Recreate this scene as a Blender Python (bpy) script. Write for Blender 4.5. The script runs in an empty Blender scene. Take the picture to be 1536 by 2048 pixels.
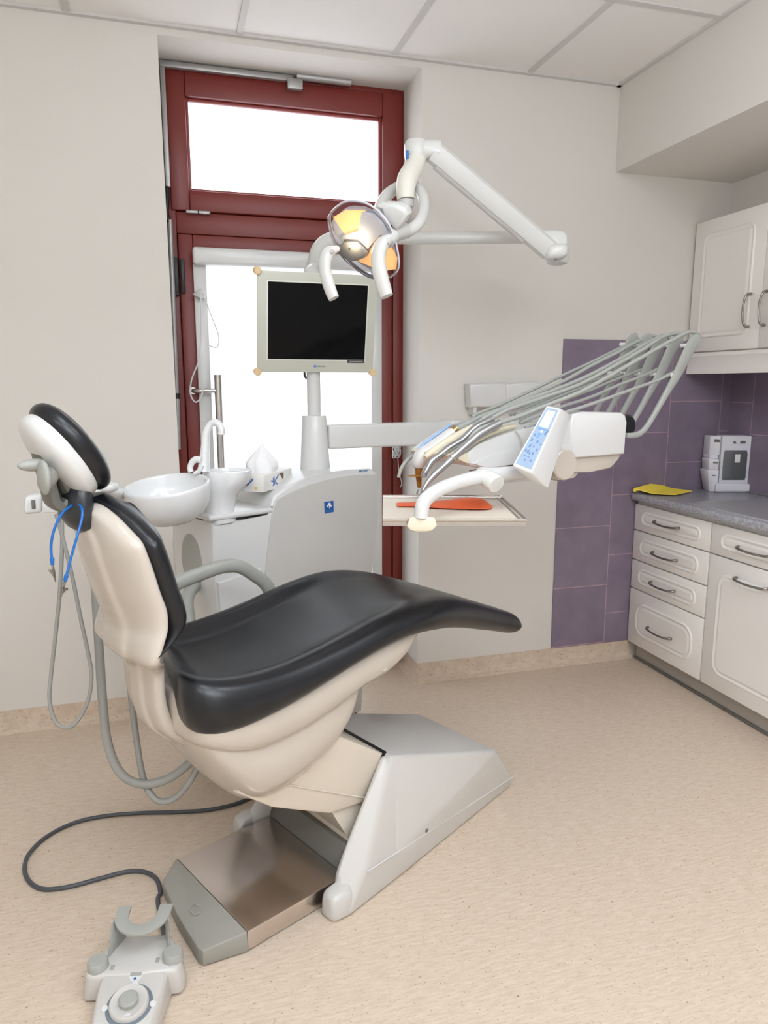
import bpy, bmesh, math, random
from mathutils import Vector as V, Matrix
random.seed(4)
S = bpy.context.scene
COL = S.collection
# ------------------------------------------------------------------ camera
F, YAW, PIT, ROL, CH = 1436.49, .2852, -.1763, -.001, 1.4
fw = V((math.sin(YAW)*math.cos(PIT), math.cos(YAW)*math.cos(PIT), math.sin(PIT)))
r0 = V((math.cos(YAW), -math.sin(YAW), 0)); u0 = r0.cross(fw)
rt = r0*math.cos(ROL)+u0*math.sin(ROL); up = -r0*math.sin(ROL)+u0*math.cos(ROL)
C0 = V((0, 0, CH))
RH = V((math.cos(YAW), -math.sin(YAW), 0)); FH = V((math.sin(YAW), math.cos(YAW), 0)); UZ = V((0, 0, 1))
cam = bpy.data.cameras.new('camera'); cam.sensor_fit = 'HORIZONTAL'; cam.sensor_width = 36
cam.lens = F/1536*36; cam.clip_start = .02
co = bpy.data.objects.new('camera', cam); COL.objects.link(co)
m = Matrix.Identity(4)
for i in range(3): m[i][0], m[i][1], m[i][2], m[i][3] = rt[i], up[i], -fw[i], C0[i]
co.matrix_world = m; S.camera = co
def ray(x, y): return fw+rt*((x-768)/F)-up*((y-1024)/F)
def D(x, y, d): return C0+ray(x, y)*d                       # a place d metres in front of the lens
def at(x, y, **k):
    d = ray(x, y)
    for a, i in (('X', 0), ('Y', 1), ('Z', 2)):
        if a in k: return C0+d*((k[a]-C0[i])/d[i])
def PL(x, y, p, n):
    d = ray(x, y); return C0+d*((V(p)-C0).dot(n)/d.dot(n))
# chair frame: t along the chair, o towards the near side
CA = V((.9, .434, 0)).normalized(); CW = V((CA.y, -CA.x, 0)); CO = V((.18, 1.85, 0))
def c(t, o, z): return CO+CA*t+CW*o+UZ*z
# ------------------------------------------------------------------ materials
def lin(r, g, b):
    f = lambda v: (v/255/12.92) if v/255 <= .04045 else ((v/255+.055)/1.055)**2.4
    return (f(r), f(g), f(b), 1)
def mat(name, rgb, rough=.5, metal=0, spec=.5, coat=0, bump=None, **kw):
    m = bpy.data.materials.new(name); m.use_nodes = True
    b = m.node_tree.nodes['Principled BSDF']
    b.inputs['Base Color'].default_value = lin(*rgb); b.inputs['Roughness'].default_value = rough
    b.inputs['Metallic'].default_value = metal; b.inputs['Specular IOR Level'].default_value = spec
    b.inputs['Coat Weight'].default_value = coat
    if bump:
        nt = m.node_tree; n = nt.nodes.new('ShaderNodeTexNoise'); n.inputs['Scale'].default_value = bump[0]
        n.inputs['Detail'].default_value = 3
        tc = nt.nodes.new('ShaderNodeTexCoord'); nt.links.new(tc.outputs['Object'], n.inputs['Vector'])
        bp = nt.nodes.new('ShaderNodeBump'); bp.inputs['Strength'].default_value = bump[1]; bp.inputs['Distance'].default_value = .002
        nt.links.new(n.outputs['Fac'], bp.inputs['Height']); nt.links.new(bp.outputs['Normal'], b.inputs['Normal'])
    return m
def mixcol(nt, fac, a, b):
    n = nt.nodes.new('ShaderNodeMix'); n.data_type = 'RGBA'
    if hasattr(fac, 'is_linked') or hasattr(fac, 'links'): nt.links.new(fac, n.inputs[0])
    else: n.inputs[0].default_value = fac
    for s, v in ((n.inputs[6], a), (n.inputs[7], b)):
        if isinstance(v, tuple): s.default_value = v
        else: nt.links.new(v, s)
    return n.outputs[2]
M = dict(
    wall=mat('wall_paint', (218, 214, 208), .75, spec=.25, bump=(160, .12)),
    reveal=mat('reveal_paint', (228, 226, 224), .7, spec=.25),
    ceil=mat('ceiling_tile', (236, 233, 230), .9, spec=.1, bump=(220, .3)),
    tbar=mat('ceiling_bar', (205, 202, 199), .6),
    white=mat('white_plastic', (212, 212, 211), .28, coat=.25),
    lampw=mat('lamp_plastic', (212, 212, 209), .3, coat=.2),
    cream=mat('cream_shell', (194, 185, 174), .24, coat=.35),
    base=mat('base_plastic', (196, 193, 189), .38, coat=.1),
    ivory=mat('ivory_plastic', (216, 207, 184), .4),
    panel=mat('side_panel_grey', (196, 194, 190), .4),
    grey=mat('grey_plastic', (160, 161, 155), .45),
    dgrey=mat('dark_grey_plastic', (104, 102, 96), .45),
    hose=mat('grey_hose', (150, 150, 146), .4),
    whip=mat('whip_grey', (158, 160, 155), .35),
    leather=mat('dark_upholstery', (18, 20, 25), .3, spec=.48, bump=(400, .05)),
    boot=mat('black_boot', (44, 46, 50), .3),
    cable=mat('dark_cable', (72, 75, 80), .45),
    black=mat('black_plastic', (18, 18, 20), .4),
    steel=mat('brushed_steel', (205, 200, 196), .22, 1),
    steps=mat('step_steel', (214, 204, 198), .2, 1),
    chrome=mat('chrome', (172, 173, 175), .25, .85),
    nickel=mat('nickel_handle', (150, 146, 140), .25, 1),
    alu=mat('grey_aluminium', (168, 166, 164), .4, .6),
    red=mat('red_frame', (118, 40, 33), .4, bump=(90, .05)),
    porc=mat('porcelain', (224, 225, 226), .12, coat=.5),
    beige=mat('lift_cover', (208, 198, 184), .45),
    lam=mat('cabinet_white', (238, 234, 229), .35, coat=.1),
    toe=mat('toe_kick', (170, 163, 154), .5),
    blue=mat('blue_cord', (12, 96, 172), .4),
    bluelab=mat('blue_label', (8, 84, 160), .4),
    bluetxt=mat('blue_ink', (60, 118, 160), .5),
    inkg=mat('grey_ink', (110, 120, 130), .5),
    ltblue=mat('light_blue_foil', (154, 176, 202), .35),
    lcd=mat('display_glass', (236, 242, 250), .2),
    scr=mat('screen_glass', (6, 7, 10), .1, spec=.16),
    monit=mat('monitor_bezel', (203, 205, 193), .45),
    tan=mat('tan_rubber', (226, 198, 154), .5),
    orange=mat('orange_plastic', (228, 96, 44), .38),
    yellow=mat('yellow_cloth', (255, 228, 92), .8, spec=.1, bump=(300, .4)),
    tissue=mat('tissue_paper', (240, 240, 242), .9, spec=.05),
    card=mat('tissue_carton', (234, 232, 228), .5),
    gold=mat('gold_print', (150, 118, 50), .4),
    amber=mat('amber_plastic', (150, 96, 20), .25),
    brass=mat('brass_ring', (190, 160, 110), .25, 1),
    appl=mat('appliance_white', (226, 224, 230), .35),
    smoke=mat('smoked_window', (92, 94, 96), .12, coat=.4),
    trayin=mat('tray_cover', (222, 212, 197), .35),
    refl=mat('reflector_grey', (188, 188, 190), .3, 0),
)
def floor_mat():
    m = mat('vinyl_floor', (205, 184, 160), .42, spec=.35); nt = m.node_tree; b = nt.nodes['Principled BSDF']
    tc = nt.nodes.new('ShaderNodeTexCoord')
    def noise(sc, det, scale3, rgh=.55):
        mp = nt.nodes.new('ShaderNodeMapping'); mp.inputs['Scale'].default_value = scale3
        mp.inputs['Rotation'].default_value = (0, 0, .05)
        nt.links.new(tc.outputs['Object'], mp.inputs['Vector'])
        n = nt.nodes.new('ShaderNodeTexNoise'); n.inputs['Scale'].default_value = sc; n.inputs['Detail'].default_value = det
        n.inputs['Roughness'].default_value = rgh
        nt.links.new(mp.outputs['Vector'], n.inputs['Vector']); return n.outputs['Fac']
    def ramp(s, p0, p1):
        r = nt.nodes.new('ShaderNodeMapRange'); r.inputs['From Min'].default_value = p0; r.inputs['From Max'].default_value = p1
        nt.links.new(s, r.inputs['Value']); return r.outputs['Result']
    a = ramp(noise(22, 6, (1, 6, 1), .65), .36, .64)
    c1 = mixcol(nt, a, lin(198, 179, 159), lin(212, 196, 178))
    d = ramp(noise(60, 3, (1, 4, 1)), .60, .74)
    c2 = mixcol(nt, d, c1, lin(180, 155, 130))
    e = ramp(noise(120, 2, (1, 1.4, 1)), .66, .72)
    c3 = mixcol(nt, e, c2, lin(150, 110, 80))
    nt.links.new(c3, b.inputs['Base Color']); return m
M['floor'] = floor_mat()
def worktop_mat():
    m = mat('grey_worktop', (150, 150, 156), .25, spec=.5); nt = m.node_tree; b = nt.nodes['Principled BSDF']
    tc = nt.nodes.new('ShaderNodeTexCoord'); n = nt.nodes.new('ShaderNodeTexNoise'); n.inputs['Scale'].default_value = 130
    n.inputs['Detail'].default_value = 4
    nt.links.new(tc.outputs['Object'], n.inputs['Vector'])
    r = nt.nodes.new('ShaderNodeMapRange'); r.inputs['From Min'].default_value = .38; r.inputs['From Max'].default_value = .62
    nt.links.new(n.outputs['Fac'], r.inputs['Value'])
    nt.links.new(mixcol(nt, r.outputs['Result'], lin(152, 152, 158), lin(188, 188, 194)), b.inputs['Base Color']); return m
M['work'] = worktop_mat()
def tile_mat(axis, x0, z0):
    # running bond of square tiles laid in vertical columns: brick rows run upward
    m = mat('purple_tile_'+axis, (108, 94, 118), .32, spec=.45); nt = m.node_tree; b = nt.nodes['Principled BSDF']
    tc = nt.nodes.new('ShaderNodeTexCoord'); sp = nt.nodes.new('ShaderNodeSeparateXYZ'); nt.links.new(tc.outputs['Object'], sp.inputs[0])
    def add(s, v):
        n = nt.nodes.new('ShaderNodeMath'); n.operation = 'ADD'; nt.links.new(s, n.inputs[0]); n.inputs[1].default_value = v; return n.outputs[0]
    cb = nt.nodes.new('ShaderNodeCombineXYZ')
    nt.links.new(add(sp.outputs['Z'], -z0+6.08), cb.inputs[0]); nt.links.new(add(sp.outputs['X' if axis == 'x' else 'Y'], -x0+6.08+.304), cb.inputs[1])
    br = nt.nodes.new('ShaderNodeTexBrick'); nt.links.new(cb.outputs[0], br.inputs['Vector'])
    br.inputs['Scale'].default_value = 1; br.inputs['Brick Width'].default_value = .304; br.inputs['Row Height'].default_value = .304
    br.inputs['Mortar Size'].default_value = .0022; br.inputs['Mortar Smooth'].default_value = .1; br.offset = .5; br.squash = 1
    br.inputs['Color1'].default_value = lin(132, 119, 136); br.inputs['Color2'].default_value = lin(127, 114, 132); br.inputs['Mortar'].default_value = lin(176, 148, 156)
    n = nt.nodes.new('ShaderNodeTexNoise'); n.inputs['Scale'].default_value = 9; n.inputs['Detail'].default_value = 5
    nt.links.new(tc.outputs['Object'], n.inputs['Vector'])
    mm = nt.nodes.new('ShaderNodeMix'); mm.data_type = 'RGBA'; mm.blend_type = 'SOFT_LIGHT'; mm.inputs[0].default_value = .35
    nt.links.new(br.outputs['Color'], mm.inputs[6]); nt.links.new(n.outputs['Fac'], mm.inputs[7])
    nt.links.new(mm.outputs[2], b.inputs['Base Color'])
    bp = nt.nodes.new('ShaderNodeBump'); bp.inputs['Strength'].default_value = .5; bp.inputs['Distance'].default_value = .002; bp.invert = True
    nt.links.new(br.outputs['Fac'], bp.inputs['Height']); nt.links.new(bp.outputs['Normal'], b.inputs['Normal'])
    return m
def brushed(m, ax):
    nt = m.node_tree; b = nt.nodes['Principled BSDF']
    tc = nt.nodes.new('ShaderNodeTexCoord'); mp = nt.nodes.new('ShaderNodeMapping'); mp.inputs['Scale'].default_value = ax
    n = nt.nodes.new('ShaderNodeTexNoise'); n.inputs['Scale'].default_value = 40; n.inputs['Detail'].default_value = 3
    nt.links.new(tc.outputs['Object'], mp.inputs[0]); nt.links.new(mp.outputs[0], n.inputs[0])
    r = nt.nodes.new('ShaderNodeMapRange'); r.inputs['To Min'].default_value = .2; r.inputs['To Max'].default_value = .27
    nt.links.new(n.outputs['Fac'], r.inputs['Value']); nt.links.new(r.outputs[0], b.inputs['Roughness'])
brushed(M['steps'], (1, 8, 1))
def thin(name, rgb, kind, amt=.08, tint=(1, 1, 1, 1)):
    m = bpy.data.materials.new(name); m.use_nodes = True; nt = m.node_tree
    nt.nodes.clear(); out = nt.nodes.new('ShaderNodeOutputMaterial'); mx = nt.nodes.new('ShaderNodeMixShader')
    if kind == 'glass':
        a = nt.nodes.new('ShaderNodeBsdfTransparent'); a.inputs[0].default_value = tint
        b = nt.nodes.new('ShaderNodeBsdfGlossy'); b.inputs['Roughness'].default_value = .04
        b.inputs[0].default_value = lin(*rgb)
        lw = nt.nodes.new('ShaderNodeLayerWeight'); lw.inputs['Blend'].default_value = amt
        nt.links.new(lw.outputs['Fresnel'], mx.inputs[0])
    else:
        a = nt.nodes.new('ShaderNodeBsdfDiffuse'); a.inputs[0].default_value = lin(*rgb)
        b = nt.nodes.new('ShaderNodeBsdfTranslucent'); b.inputs[0].default_value = lin(*rgb); mx.inputs[0].default_value = amt
    nt.links.new(a.outputs[0], mx.inputs[1]); nt.links.new(b.outputs[0], mx.inputs[2]); nt.links.new(mx.outputs[0], out.inputs[0]); return m
M['pane'] = thin('window_pane', (255, 255, 255), 'glass', .04, (.97, .985, 1, 1))
M['shield'] = thin('clear_shield', (245, 245, 255), 'glass', .2, (.95, .95, .98, 1))
M['blind'] = thin('blind_fabric', (246, 246, 246), 'tr', .75)
def emit(name, rgb, st):
    m = mat(name, rgb, .4); b = m.node_tree.nodes['Principled BSDF']
    b.inputs['Emission Color'].default_value = lin(*rgb); b.inputs['Emission Strength'].default_value = st; return m
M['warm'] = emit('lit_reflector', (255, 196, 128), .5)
# ------------------------------------------------------------------ object helpers
ROOTLOC = {}
def thing(name, label, cat, loc, group=None):
    o = bpy.data.objects.new(name, None); o.empty_display_size = .05; COL.objects.link(o)
    o.location = loc; o['label'] = label; o['category'] = cat
    if group: o['group'] = group
    ROOTLOC[o.name] = V(loc); return o
def obj(name, bm, mt, parent=None, label=None, cat=None, group=None, kind=None, smooth=40, origin=None):
    o0 = ROOTLOC[parent.name] if parent else V(origin) if origin is not None else V((0, 0, 0))
    if parent is None and origin is None and kind != 'structure':
        xs = [v.co for v in bm.verts]; o0 = V(((min(p.x for p in xs)+max(p.x for p in xs))/2, (min(p.y for p in xs)+max(p.y for p in xs))/2, min(p.z for p in xs)))
    for v in bm.verts: v.co -= o0
    bmesh.ops.recalc_face_normals(bm, faces=bm.faces)
    me = bpy.data.meshes.new(name); bm.to_mesh(me); bm.free()
    for mm in (mt if isinstance(mt, list) else [mt]): me.materials.append(M[mm] if isinstance(mm, str) else mm)
    if smooth:
        for p in me.polygons: p.use_smooth = True
        me.set_sharp_from_angle(angle=math.radians(smooth))
    o = bpy.data.objects.new(name, me); COL.objects.link(o)
    if parent: o.parent = parent; ROOTLOC[o.name] = o0
    else: o.location = o0; ROOTLOC[o.name] = o0
    if label: o['label'] = label
    if cat: o['category'] = cat
    if group: o['group'] = group
    if kind: o['kind'] = kind
    return o
def NB(): return bmesh.new()
def bev(bm, geom_faces, w, seg=2):
    es = list({e for f in geom_faces for e in f.edges})
    if w > 0: bmesh.ops.bevel(bm, geom=es, offset=w, segments=seg, profile=.5, affect='EDGES', clamp_overlap=True)
def hexa(bm, p, w=0, seg=2):
    vs = [bm.verts.new(q) for q in p]
    fs = [bm.faces.new([vs[i] for i in f]) for f in ((0, 1, 2, 3), (7, 6, 5, 4), (0, 4, 5, 1), (1, 5, 6, 2), (2, 6, 7, 3), (3, 7, 4, 0))]
    bev(bm, fs, w, seg)
def box(bm, x0, x1, y0, y1, z0, z1, w=0, seg=2, fr=None):
    q = [(x0, y0, z0), (x1, y0, z0), (x1, y1, z0), (x0, y1, z0), (x0, y0, z1), (x1, y0, z1), (x1, y1, z1), (x0, y1, z1)]
    q = [fr(*k) if fr else V(k) for k in q]
    hexa(bm, q, w, seg)
def prism(bm, pts, vec, w=0, seg=2):
    vec = V(vec); a = [bm.verts.new(p) for p in pts]; b = [bm.verts.new(V(p)+vec) for p in pts]; n = len(a)
    fs = [bm.faces.new(a), bm.faces.new(b[::-1])]+[bm.faces.new((a[i], b[i], b[(i+1) % n], a[(i+1) % n])) for i in range(n)]
    if w > 0:
        es = [e for e in {e for f in fs[:2] for e in f.edges}]
        bmesh.ops.bevel(bm, geom=es, offset=w, segments=seg, profile=.5, affect='EDGES', clamp_overlap=True)
def hull(bm, pts, w=0, seg=2):
    b2 = NB(); vs = [b2.verts.new(p) for p in pts]
    r = bmesh.ops.convex_hull(b2, input=vs)
    bmesh.ops.dissolve_limit(b2, angle_limit=.02, verts=b2.verts, edges=b2.edges)
    bev(b2, b2.faces, w, seg)
    me = bpy.data.meshes.new('tmp'); b2.to_mesh(me); b2.free(); bm.from_mesh(me); bpy.data.meshes.remove(me)
def loft(bm, rings, cap=True):
    vr = [[bm.verts.new(p) for p in r] for r in rings]; n = len(rings[0])
    for a, b in zip(vr, vr[1:]):
        for i in range(n): bm.faces.new((a[i], a[(i+1) % n], b[(i+1) % n], b[i]))
    if cap: bm.faces.new(vr[0][::-1]); bm.faces.new(vr[-1])
def cat(pts, n=6, closed=False):
    P = [V(p) for p in pts]; out = []; L = len(P)
    for i in range(L if closed else L-1):
        if closed: a, b, d, e = P[i-1], P[i], P[(i+1) % L], P[(i+2) % L]
        else: a, b, d, e = P[max(i-1, 0)], P[i], P[i+1], P[min(i+2, L-1)]
        for k in range(n):
            t = k/n; out.append(.5*(2*b+(d-a)*t+(2*a-5*b+4*d-e)*t*t+(3*b-a-3*d+e)*t**3))
    if not closed: out.append(P[-1])
    return out
def lerps(v, n):
    if not isinstance(v, (list, tuple)): return [v]*n
    o = []
    for i in range(n):
        x = i/(n-1)*(len(v)-1); k = min(int(x), len(v)-2); o.append(v[k]+(v[k+1]-v[k])*(x-k))
    return o
def tube(bm, pts, r, seg=12, n=6, r2=None, upv=None, power=1.0):
    """sweep; r = half width (list ok); r2 = half size along upv for flat sections"""
    P = cat(pts, n) if n > 1 else [V(p) for p in pts]; N = len(P)
    R = lerps(r, N); R2 = lerps(r2 if r2 is not None else r, N)
    T = [(P[min(i+1, N-1)]-P[max(i-1, 0)]).normalized() for i in range(N)]
    u = V(upv) if upv is not None else (UZ if abs(T[0].z) < .9 else V((1, 0, 0)))
    rings = []
    for i in range(N):
        if upv is None or i == 0: u = (u-T[i]*u.dot(T[i])).normalized()
        else: u = (V(upv)-T[i]*V(upv).dot(T[i])).normalized()
        b = T[i].cross(u)
        ring = []
        for k in range(seg):
            a = 2*math.pi*k/seg; ca, sa = math.cos(a), math.sin(a)
            if power != 1: ca, sa = math.copysign(abs(ca)**power, ca), math.copysign(abs(sa)**power, sa)
            ring.append(P[i]+b*(R[i]*ca)+u*(R2[i]*sa))
        rings.append(ring)
    loft(bm, rings)
def frame_of(axis):
    z = V(axis).normalized(); x = (UZ.cross(z) if abs(z.z) < .95 else V((1, 0, 0)).cross(z)).normalized(); return x, z.cross(x), z
def lathe(bm, prof, cen, axis=UZ, n=32, sx=1, sy=1, fr=None):
    x, y, z = fr or frame_of(axis); cen = V(cen)
    rings = [[cen+z*h+x*(max(r, 1e-4)*sx*math.cos(2*math.pi*k/n))+y*(max(r, 1e-4)*sy*math.sin(2*math.pi*k/n)) for k in range(n)] for r, h in prof]
    loft(bm, rings)
def disc(bm, cen, axis, r, h, n=24, w=0):
    lathe(bm, [(r-w, 0), (r, w), (r, h-w), (r-w, h)] if w else [(r, 0), (r, h)], cen, axis, n)
def blob(bm, cen, ax, n1=20, n2=28, pz=1.0, pe=1.0):
    """super-ellipsoid; ax = three half axis vectors"""
    f = lambda v, p: math.copysign(abs(v)**p, v)
    rings = []
    for i in range(n1+1):
        th = -math.pi/2+math.pi*i/n1; ct, st = max(f(math.cos(th), pz), 1e-3), f(math.sin(th), pz)
        rings.append([V(cen)+ax[0]*(ct*f(math.cos(2*math.pi*k/n2), pe))+ax[1]*(ct*f(math.sin(2*math.pi*k/n2), pe))+ax[2]*st for k in range(n2)])
    loft(bm, rings)
def text(s, size, o, x, y, name, mt, parent, ext=.0006):
    cu = bpy.data.curves.new(name, 'FONT'); cu.body = s; cu.size = size; cu.extrude = ext; cu.resolution_u = 3
    ob = bpy.data.objects.new('tmp', cu); COL.objects.link(ob)
    me = bpy.data.meshes.new_from_object(ob.evaluated_get(bpy.context.evaluated_depsgraph_get()))
    bpy.data.objects.remove(ob); bpy.data.curves.remove(cu)
    bm = NB(); bm.from_mesh(me); bpy.data.meshes.remove(me)
    x = V(x).normalized(); y = V(y).normalized(); z = x.cross(y)
    for v in bm.verts: v.co = V(o)+x*v.co.x+y*v.co.y+z*v.co.z
    return obj(name, bm, mt, parent, smooth=0)
def struct(name, bm, mt, parent=None, smooth=30): return obj(name, bm, mt, parent, kind=None if parent else 'structure', smooth=smooth)
def B(*a, **k):
    bm = NB(); box(bm, *a, **k); return bm
# ================================================================== ROOM
XL0, XR0, YB, YN, HC = -1.9, 2.74, 3.06, -1.9, 2.712
DY = 3.30      # plane of the door frame inside its niche
NX0, NX1, NZ = .02, 1.062, 2.682
struct('floor', B(XL0-.1, XR0+.1, YN-.1, 3.4, -.05, 0), 'floor')
bm = NB()
box(bm, XL0-.1, XR0+.1, YN-.1, 3.46, HC+.004, HC+.08); struct('ceiling', bm, 'ceil')
bm = NB()
for x in (-1.513, -.9, -.287, .321, .938, 1.545): box(bm, x-.012, x+.012, YN, YB, HC-.003, HC+.006)
for y in (2.424, 1.81, 1.197, .584, -.03, -.643, -1.256): box(bm, XL0, 2.0, y-.012, y+.012, HC-.0025, HC+.006)
box(bm, XL0, 2.0, YB-.022, YB, HC-.006, HC+.006); box(bm, 1.98, 2.0, YN, YB, HC-.006, HC+.006)
struct('trim_1', bm, 'tbar')
bm = NB()
box(bm, XL0-.1, NX0, YB, 3.46, 0, HC+.01); box(bm, NX1, XR0+.1, YB, 3.46, 0, HC+.01); box(bm, NX0, NX1, YB, 3.46, NZ, HC+.01)
struct('wall_back', bm, 'wall')
struct('wall_left', B(XL0-.1, XL0, YN-.1, YB, 0, HC+.01), 'wall')
struct('wall_front', B(XL0-.1, XR0+.1, YN-.1, YN, 0, HC+.01), 'wall')
struct('wall_right', B(XR0, XR0+.1, YN, YB, 0, HC+.01), 'wall')
struct('wall_bulkhead', B(2.0, XR0, YN, YB, 2.35, HC+.01), 'wall')
struct('wall_right_upper', B(2.645, XR0, YN, YB, 2.16, 2.35), 'wall')
# purple tiles
struct('trim_2', B(1.768, XR0, YB-.008, YB, .092, 1.606), tile_mat('x', 1.7645, .402))
struct('trim_3', B(XR0-.008, XR0, YN, YB-.008, .86, 1.50), tile_mat('y', 2.90, 1.003))
# coved vinyl skirting
def skirt(bm, pts2, h=.092):
    """pts2: floor line of the wall as (x,y); room lies to the left of the direction of travel"""
    prof = [(0, h), (.004, h), (.005, .03), (.012, .012), (.03, .0015), (.03, 0), (0, 0)]
    n = len(pts2); rings = []
    for i, p in enumerate(pts2):
        p = V((*p, 0)); ds = []
        if i > 0: ds.append((p-V((*pts2[i-1], 0))).normalized())
        if i < n-1: ds.append((V((*pts2[i+1], 0))-p).normalized())
        ns = [V((-d.y, d.x, 0)) for d in ds]; nn = sum(ns, V((0, 0, 0))).normalized(); k = 1/nn.dot(ns[0])
        rings.append([p+nn*(a*k)+UZ*z for a, z in prof])
    loft(bm, rings)
bm = NB(); skirt(bm, [(2.235, YB), (NX1, YB), (NX1, DY)]); struct('baseboard_right', bm, 'floor')
bm = NB(); skirt(bm, [(NX0, DY), (NX0, YB), (XL0, YB), (XL0, YN)]); struct('baseboard_left', bm, 'floor')
# ---------------------------------------------------------------- window and door (one red frame)
def frame_rect(bm, x0, x1, z0, z1, l, r, b, t, y0, y1, w=.004):
    box(bm, x0, x0+l, y0, y1, z0, z1, w); box(bm, x1-r, x1, y0, y1, z0, z1, w)
    if t: box(bm, x0+l, x1-r, y0, y1, z1-t, z1, w)
    if b: box(bm, x0+l, x1-r, y0, y1, z0, z0+b, w)
fx0, fx1, fz1 = .02, 1.062, 2.682
bm = NB(); frame_rect(bm, fx0, fx1, 0, fz1, .04, .05, 0, .022, DY, DY+.07)
frame_rect(bm, fx0, fx1, 0, fz1, .085, .085, 0, .1, DY+.052, DY+.075, 0)
box(bm, fx0+.04, fx1-.05, DY, DY+.07, 2.026, 2.114, .004); box(bm, fx0+.04, fx1-.05, DY+.052, DY+.075, 1.98, 2.16)
door = struct('door_1', bm, 'red')
win = bpy.data.objects.new('window_1', None); COL.objects.link(win); win['kind'] = 'structure'; ROOTLOC['window_1'] = V((0, 0, 0))
bm = NB(); frame_rect(bm, .042, 1.05, 2.117, 2.66, .076, .09, .082, .098, DY-.012, DY+.05, .006); obj('window_sash', bm, 'red', win)
bm = NB(); frame_rect(bm, .118, .96, 2.199, 2.562, .012, .012, .012, .012, DY+.012, DY+.03, .003); obj('glazing_bead', bm, mat('bead_red', (150, 70, 66), .4), win)
obj('window_pane', B(.12, .958, DY+.032, DY+.038, 2.2, 2.56), 'pane', win)
bm = NB(); box(bm, .1, .15, DY-.02, DY, 2.106, 2.119, .003); box(bm, .152, .2, DY-.02, DY, 2.106, 2.119, .003); obj('hinge', bm, 'alu', win)
bm = NB(); frame_rect(bm, .062, 1.004, .02, 2.022, .06, .058, .12, .064, DY-.014, DY+.05, .006); leaf = obj('door_leaf', bm, 'red', door)
obj('door_pane', B(.12, .948, DY+.03, DY+.038, .14, 1.96), 'pane', door)
bm = NB()
for z0 in (1.77, .35):
    box(bm, .036, .058, DY-.024, DY, z0, z0+.155, .004); box(bm, .066, .084, DY-.026, DY-.01, z0+.01, z0+.15, .004)
obj('door_hinge', bm, 'black', door)
# pull handle
bm = NB(); tube(bm, [(.2, DY-.075, 1.44), (.2, DY-.075, .75)], .0165, 16, 1)
h = obj('door_handle', bm, 'steel', door)
bm = NB()
for z in (1.372, .82): tube(bm, [(.095, DY-.014, z), (.1, DY-.045, z), (.115, DY-.07, z), (.2, DY-.075, z)], .0105, 12, 4); disc(bm, (.094, DY-.02, z), (0, 1, 0), .016, .008)
obj('handle_bracket', bm, 'steel', h)
# roller blind on the door glass
bl = thing('roller_blind', 'translucent white roller blind covering the glass of the red door', 'blind', (.53, DY-.02, .16))
bm = NB(); box(bm, .118, .95, DY-.075, DY-.016, 1.895, 1.965, .012, 3); obj('cassette', bm, 'white', bl)
bm = NB(); box(bm, .118, .172, DY-.03, DY-.014, .14, 1.9, .004); obj('side_channel', bm, 'white', bl)
bm = NB(); box(bm, .9, .95, DY-.03, DY-.014, .14, 1.9, .004); obj('side_channel', bm, 'white', bl)
bm = NB(); box(bm, .165, .905, DY-.022, DY-.020, .14, 1.9); obj('fabric', bm, 'blind', bl)
bm = NB(); tube(bm, [(.142, DY-.08, 1.77), (.14, DY-.08, 1.66), (.128, DY-.082, 1.52), (.09, DY-.084, 1.42), (.082, DY-.084, 1.36), (.1, DY-.086, 1.325), (.125, DY-.085, 1.345), (.14, DY-.08, 1.4)], .0032, 8, 8)
tube(bm, [(.15, DY-.08, 1.78), (.185, DY-.08, 1.68), (.21, DY-.08, 1.6), (.2, DY-.08, 1.555), (.165, DY-.08, 1.565)], .0022, 8, 6)
obj('pull_cord', bm, 'white', bl)
bm = NB(); hull(bm, [(.105, DY-.05, 1.775), (.15, DY-.075, 1.8), (.175, DY-.05, 1.77), (.14, DY-.08, 1.755), (.14, DY-.03, 1.79), (.15, DY-.03, 1.755)], .005); obj('cord_cleat', bm, 'white', bl)
# window opener gear
wo = thing('window_opener', 'grey aluminium opener rod and gearbox running round the red frame', 'opener', (.04, DY-.03, 1.12))
bm = NB(); tube(bm, [(.034, DY-.035, 2.07), (.026, DY-.035, 1.36)], .0105, 12, 1); tube(bm, [(.026, DY-.035, 1.34), (.02, DY-.035, 1.12)], .012, 12, 1); obj('crank_rod', bm, 'alu', wo)
bm = NB(); tube(bm, [(.027, DY-.035, 1.362), (.026, DY-.035, 1.338)], .0125, 12, 1); obj('rod_joint', bm, 'black', wo)
bm = NB(); tube(bm, [(.028, DY-.03, 2.2), (.03, DY-.035, 2.16), (.022, DY-.036, 2.1), (.03, DY-.035, 2.06)], .009, 10, 4); obj('cable', bm, 'black', wo)
bm = NB(); box(bm, .024, .044, DY-.035, DY-.012, 2.2, 2.66, .003); obj('upright_cover', bm, 'alu', wo)
bm = NB(); box(bm, .024, .56, DY-.04, DY-.014, 2.652, 2.676, .004); obj('top_cover', bm, 'alu', wo)
bm = NB(); box(bm, .535, .6, DY-.05, DY-.012, 2.622, 2.662, .004); obj('gearbox', bm, 'alu', wo)
bm = NB(); tube(bm, [(.575, DY-.035, 2.677), (.81, DY-.035, 2.677)], .017, 14, 1, power=.8); obj('shear_cover', bm, 'alu', wo)
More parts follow.
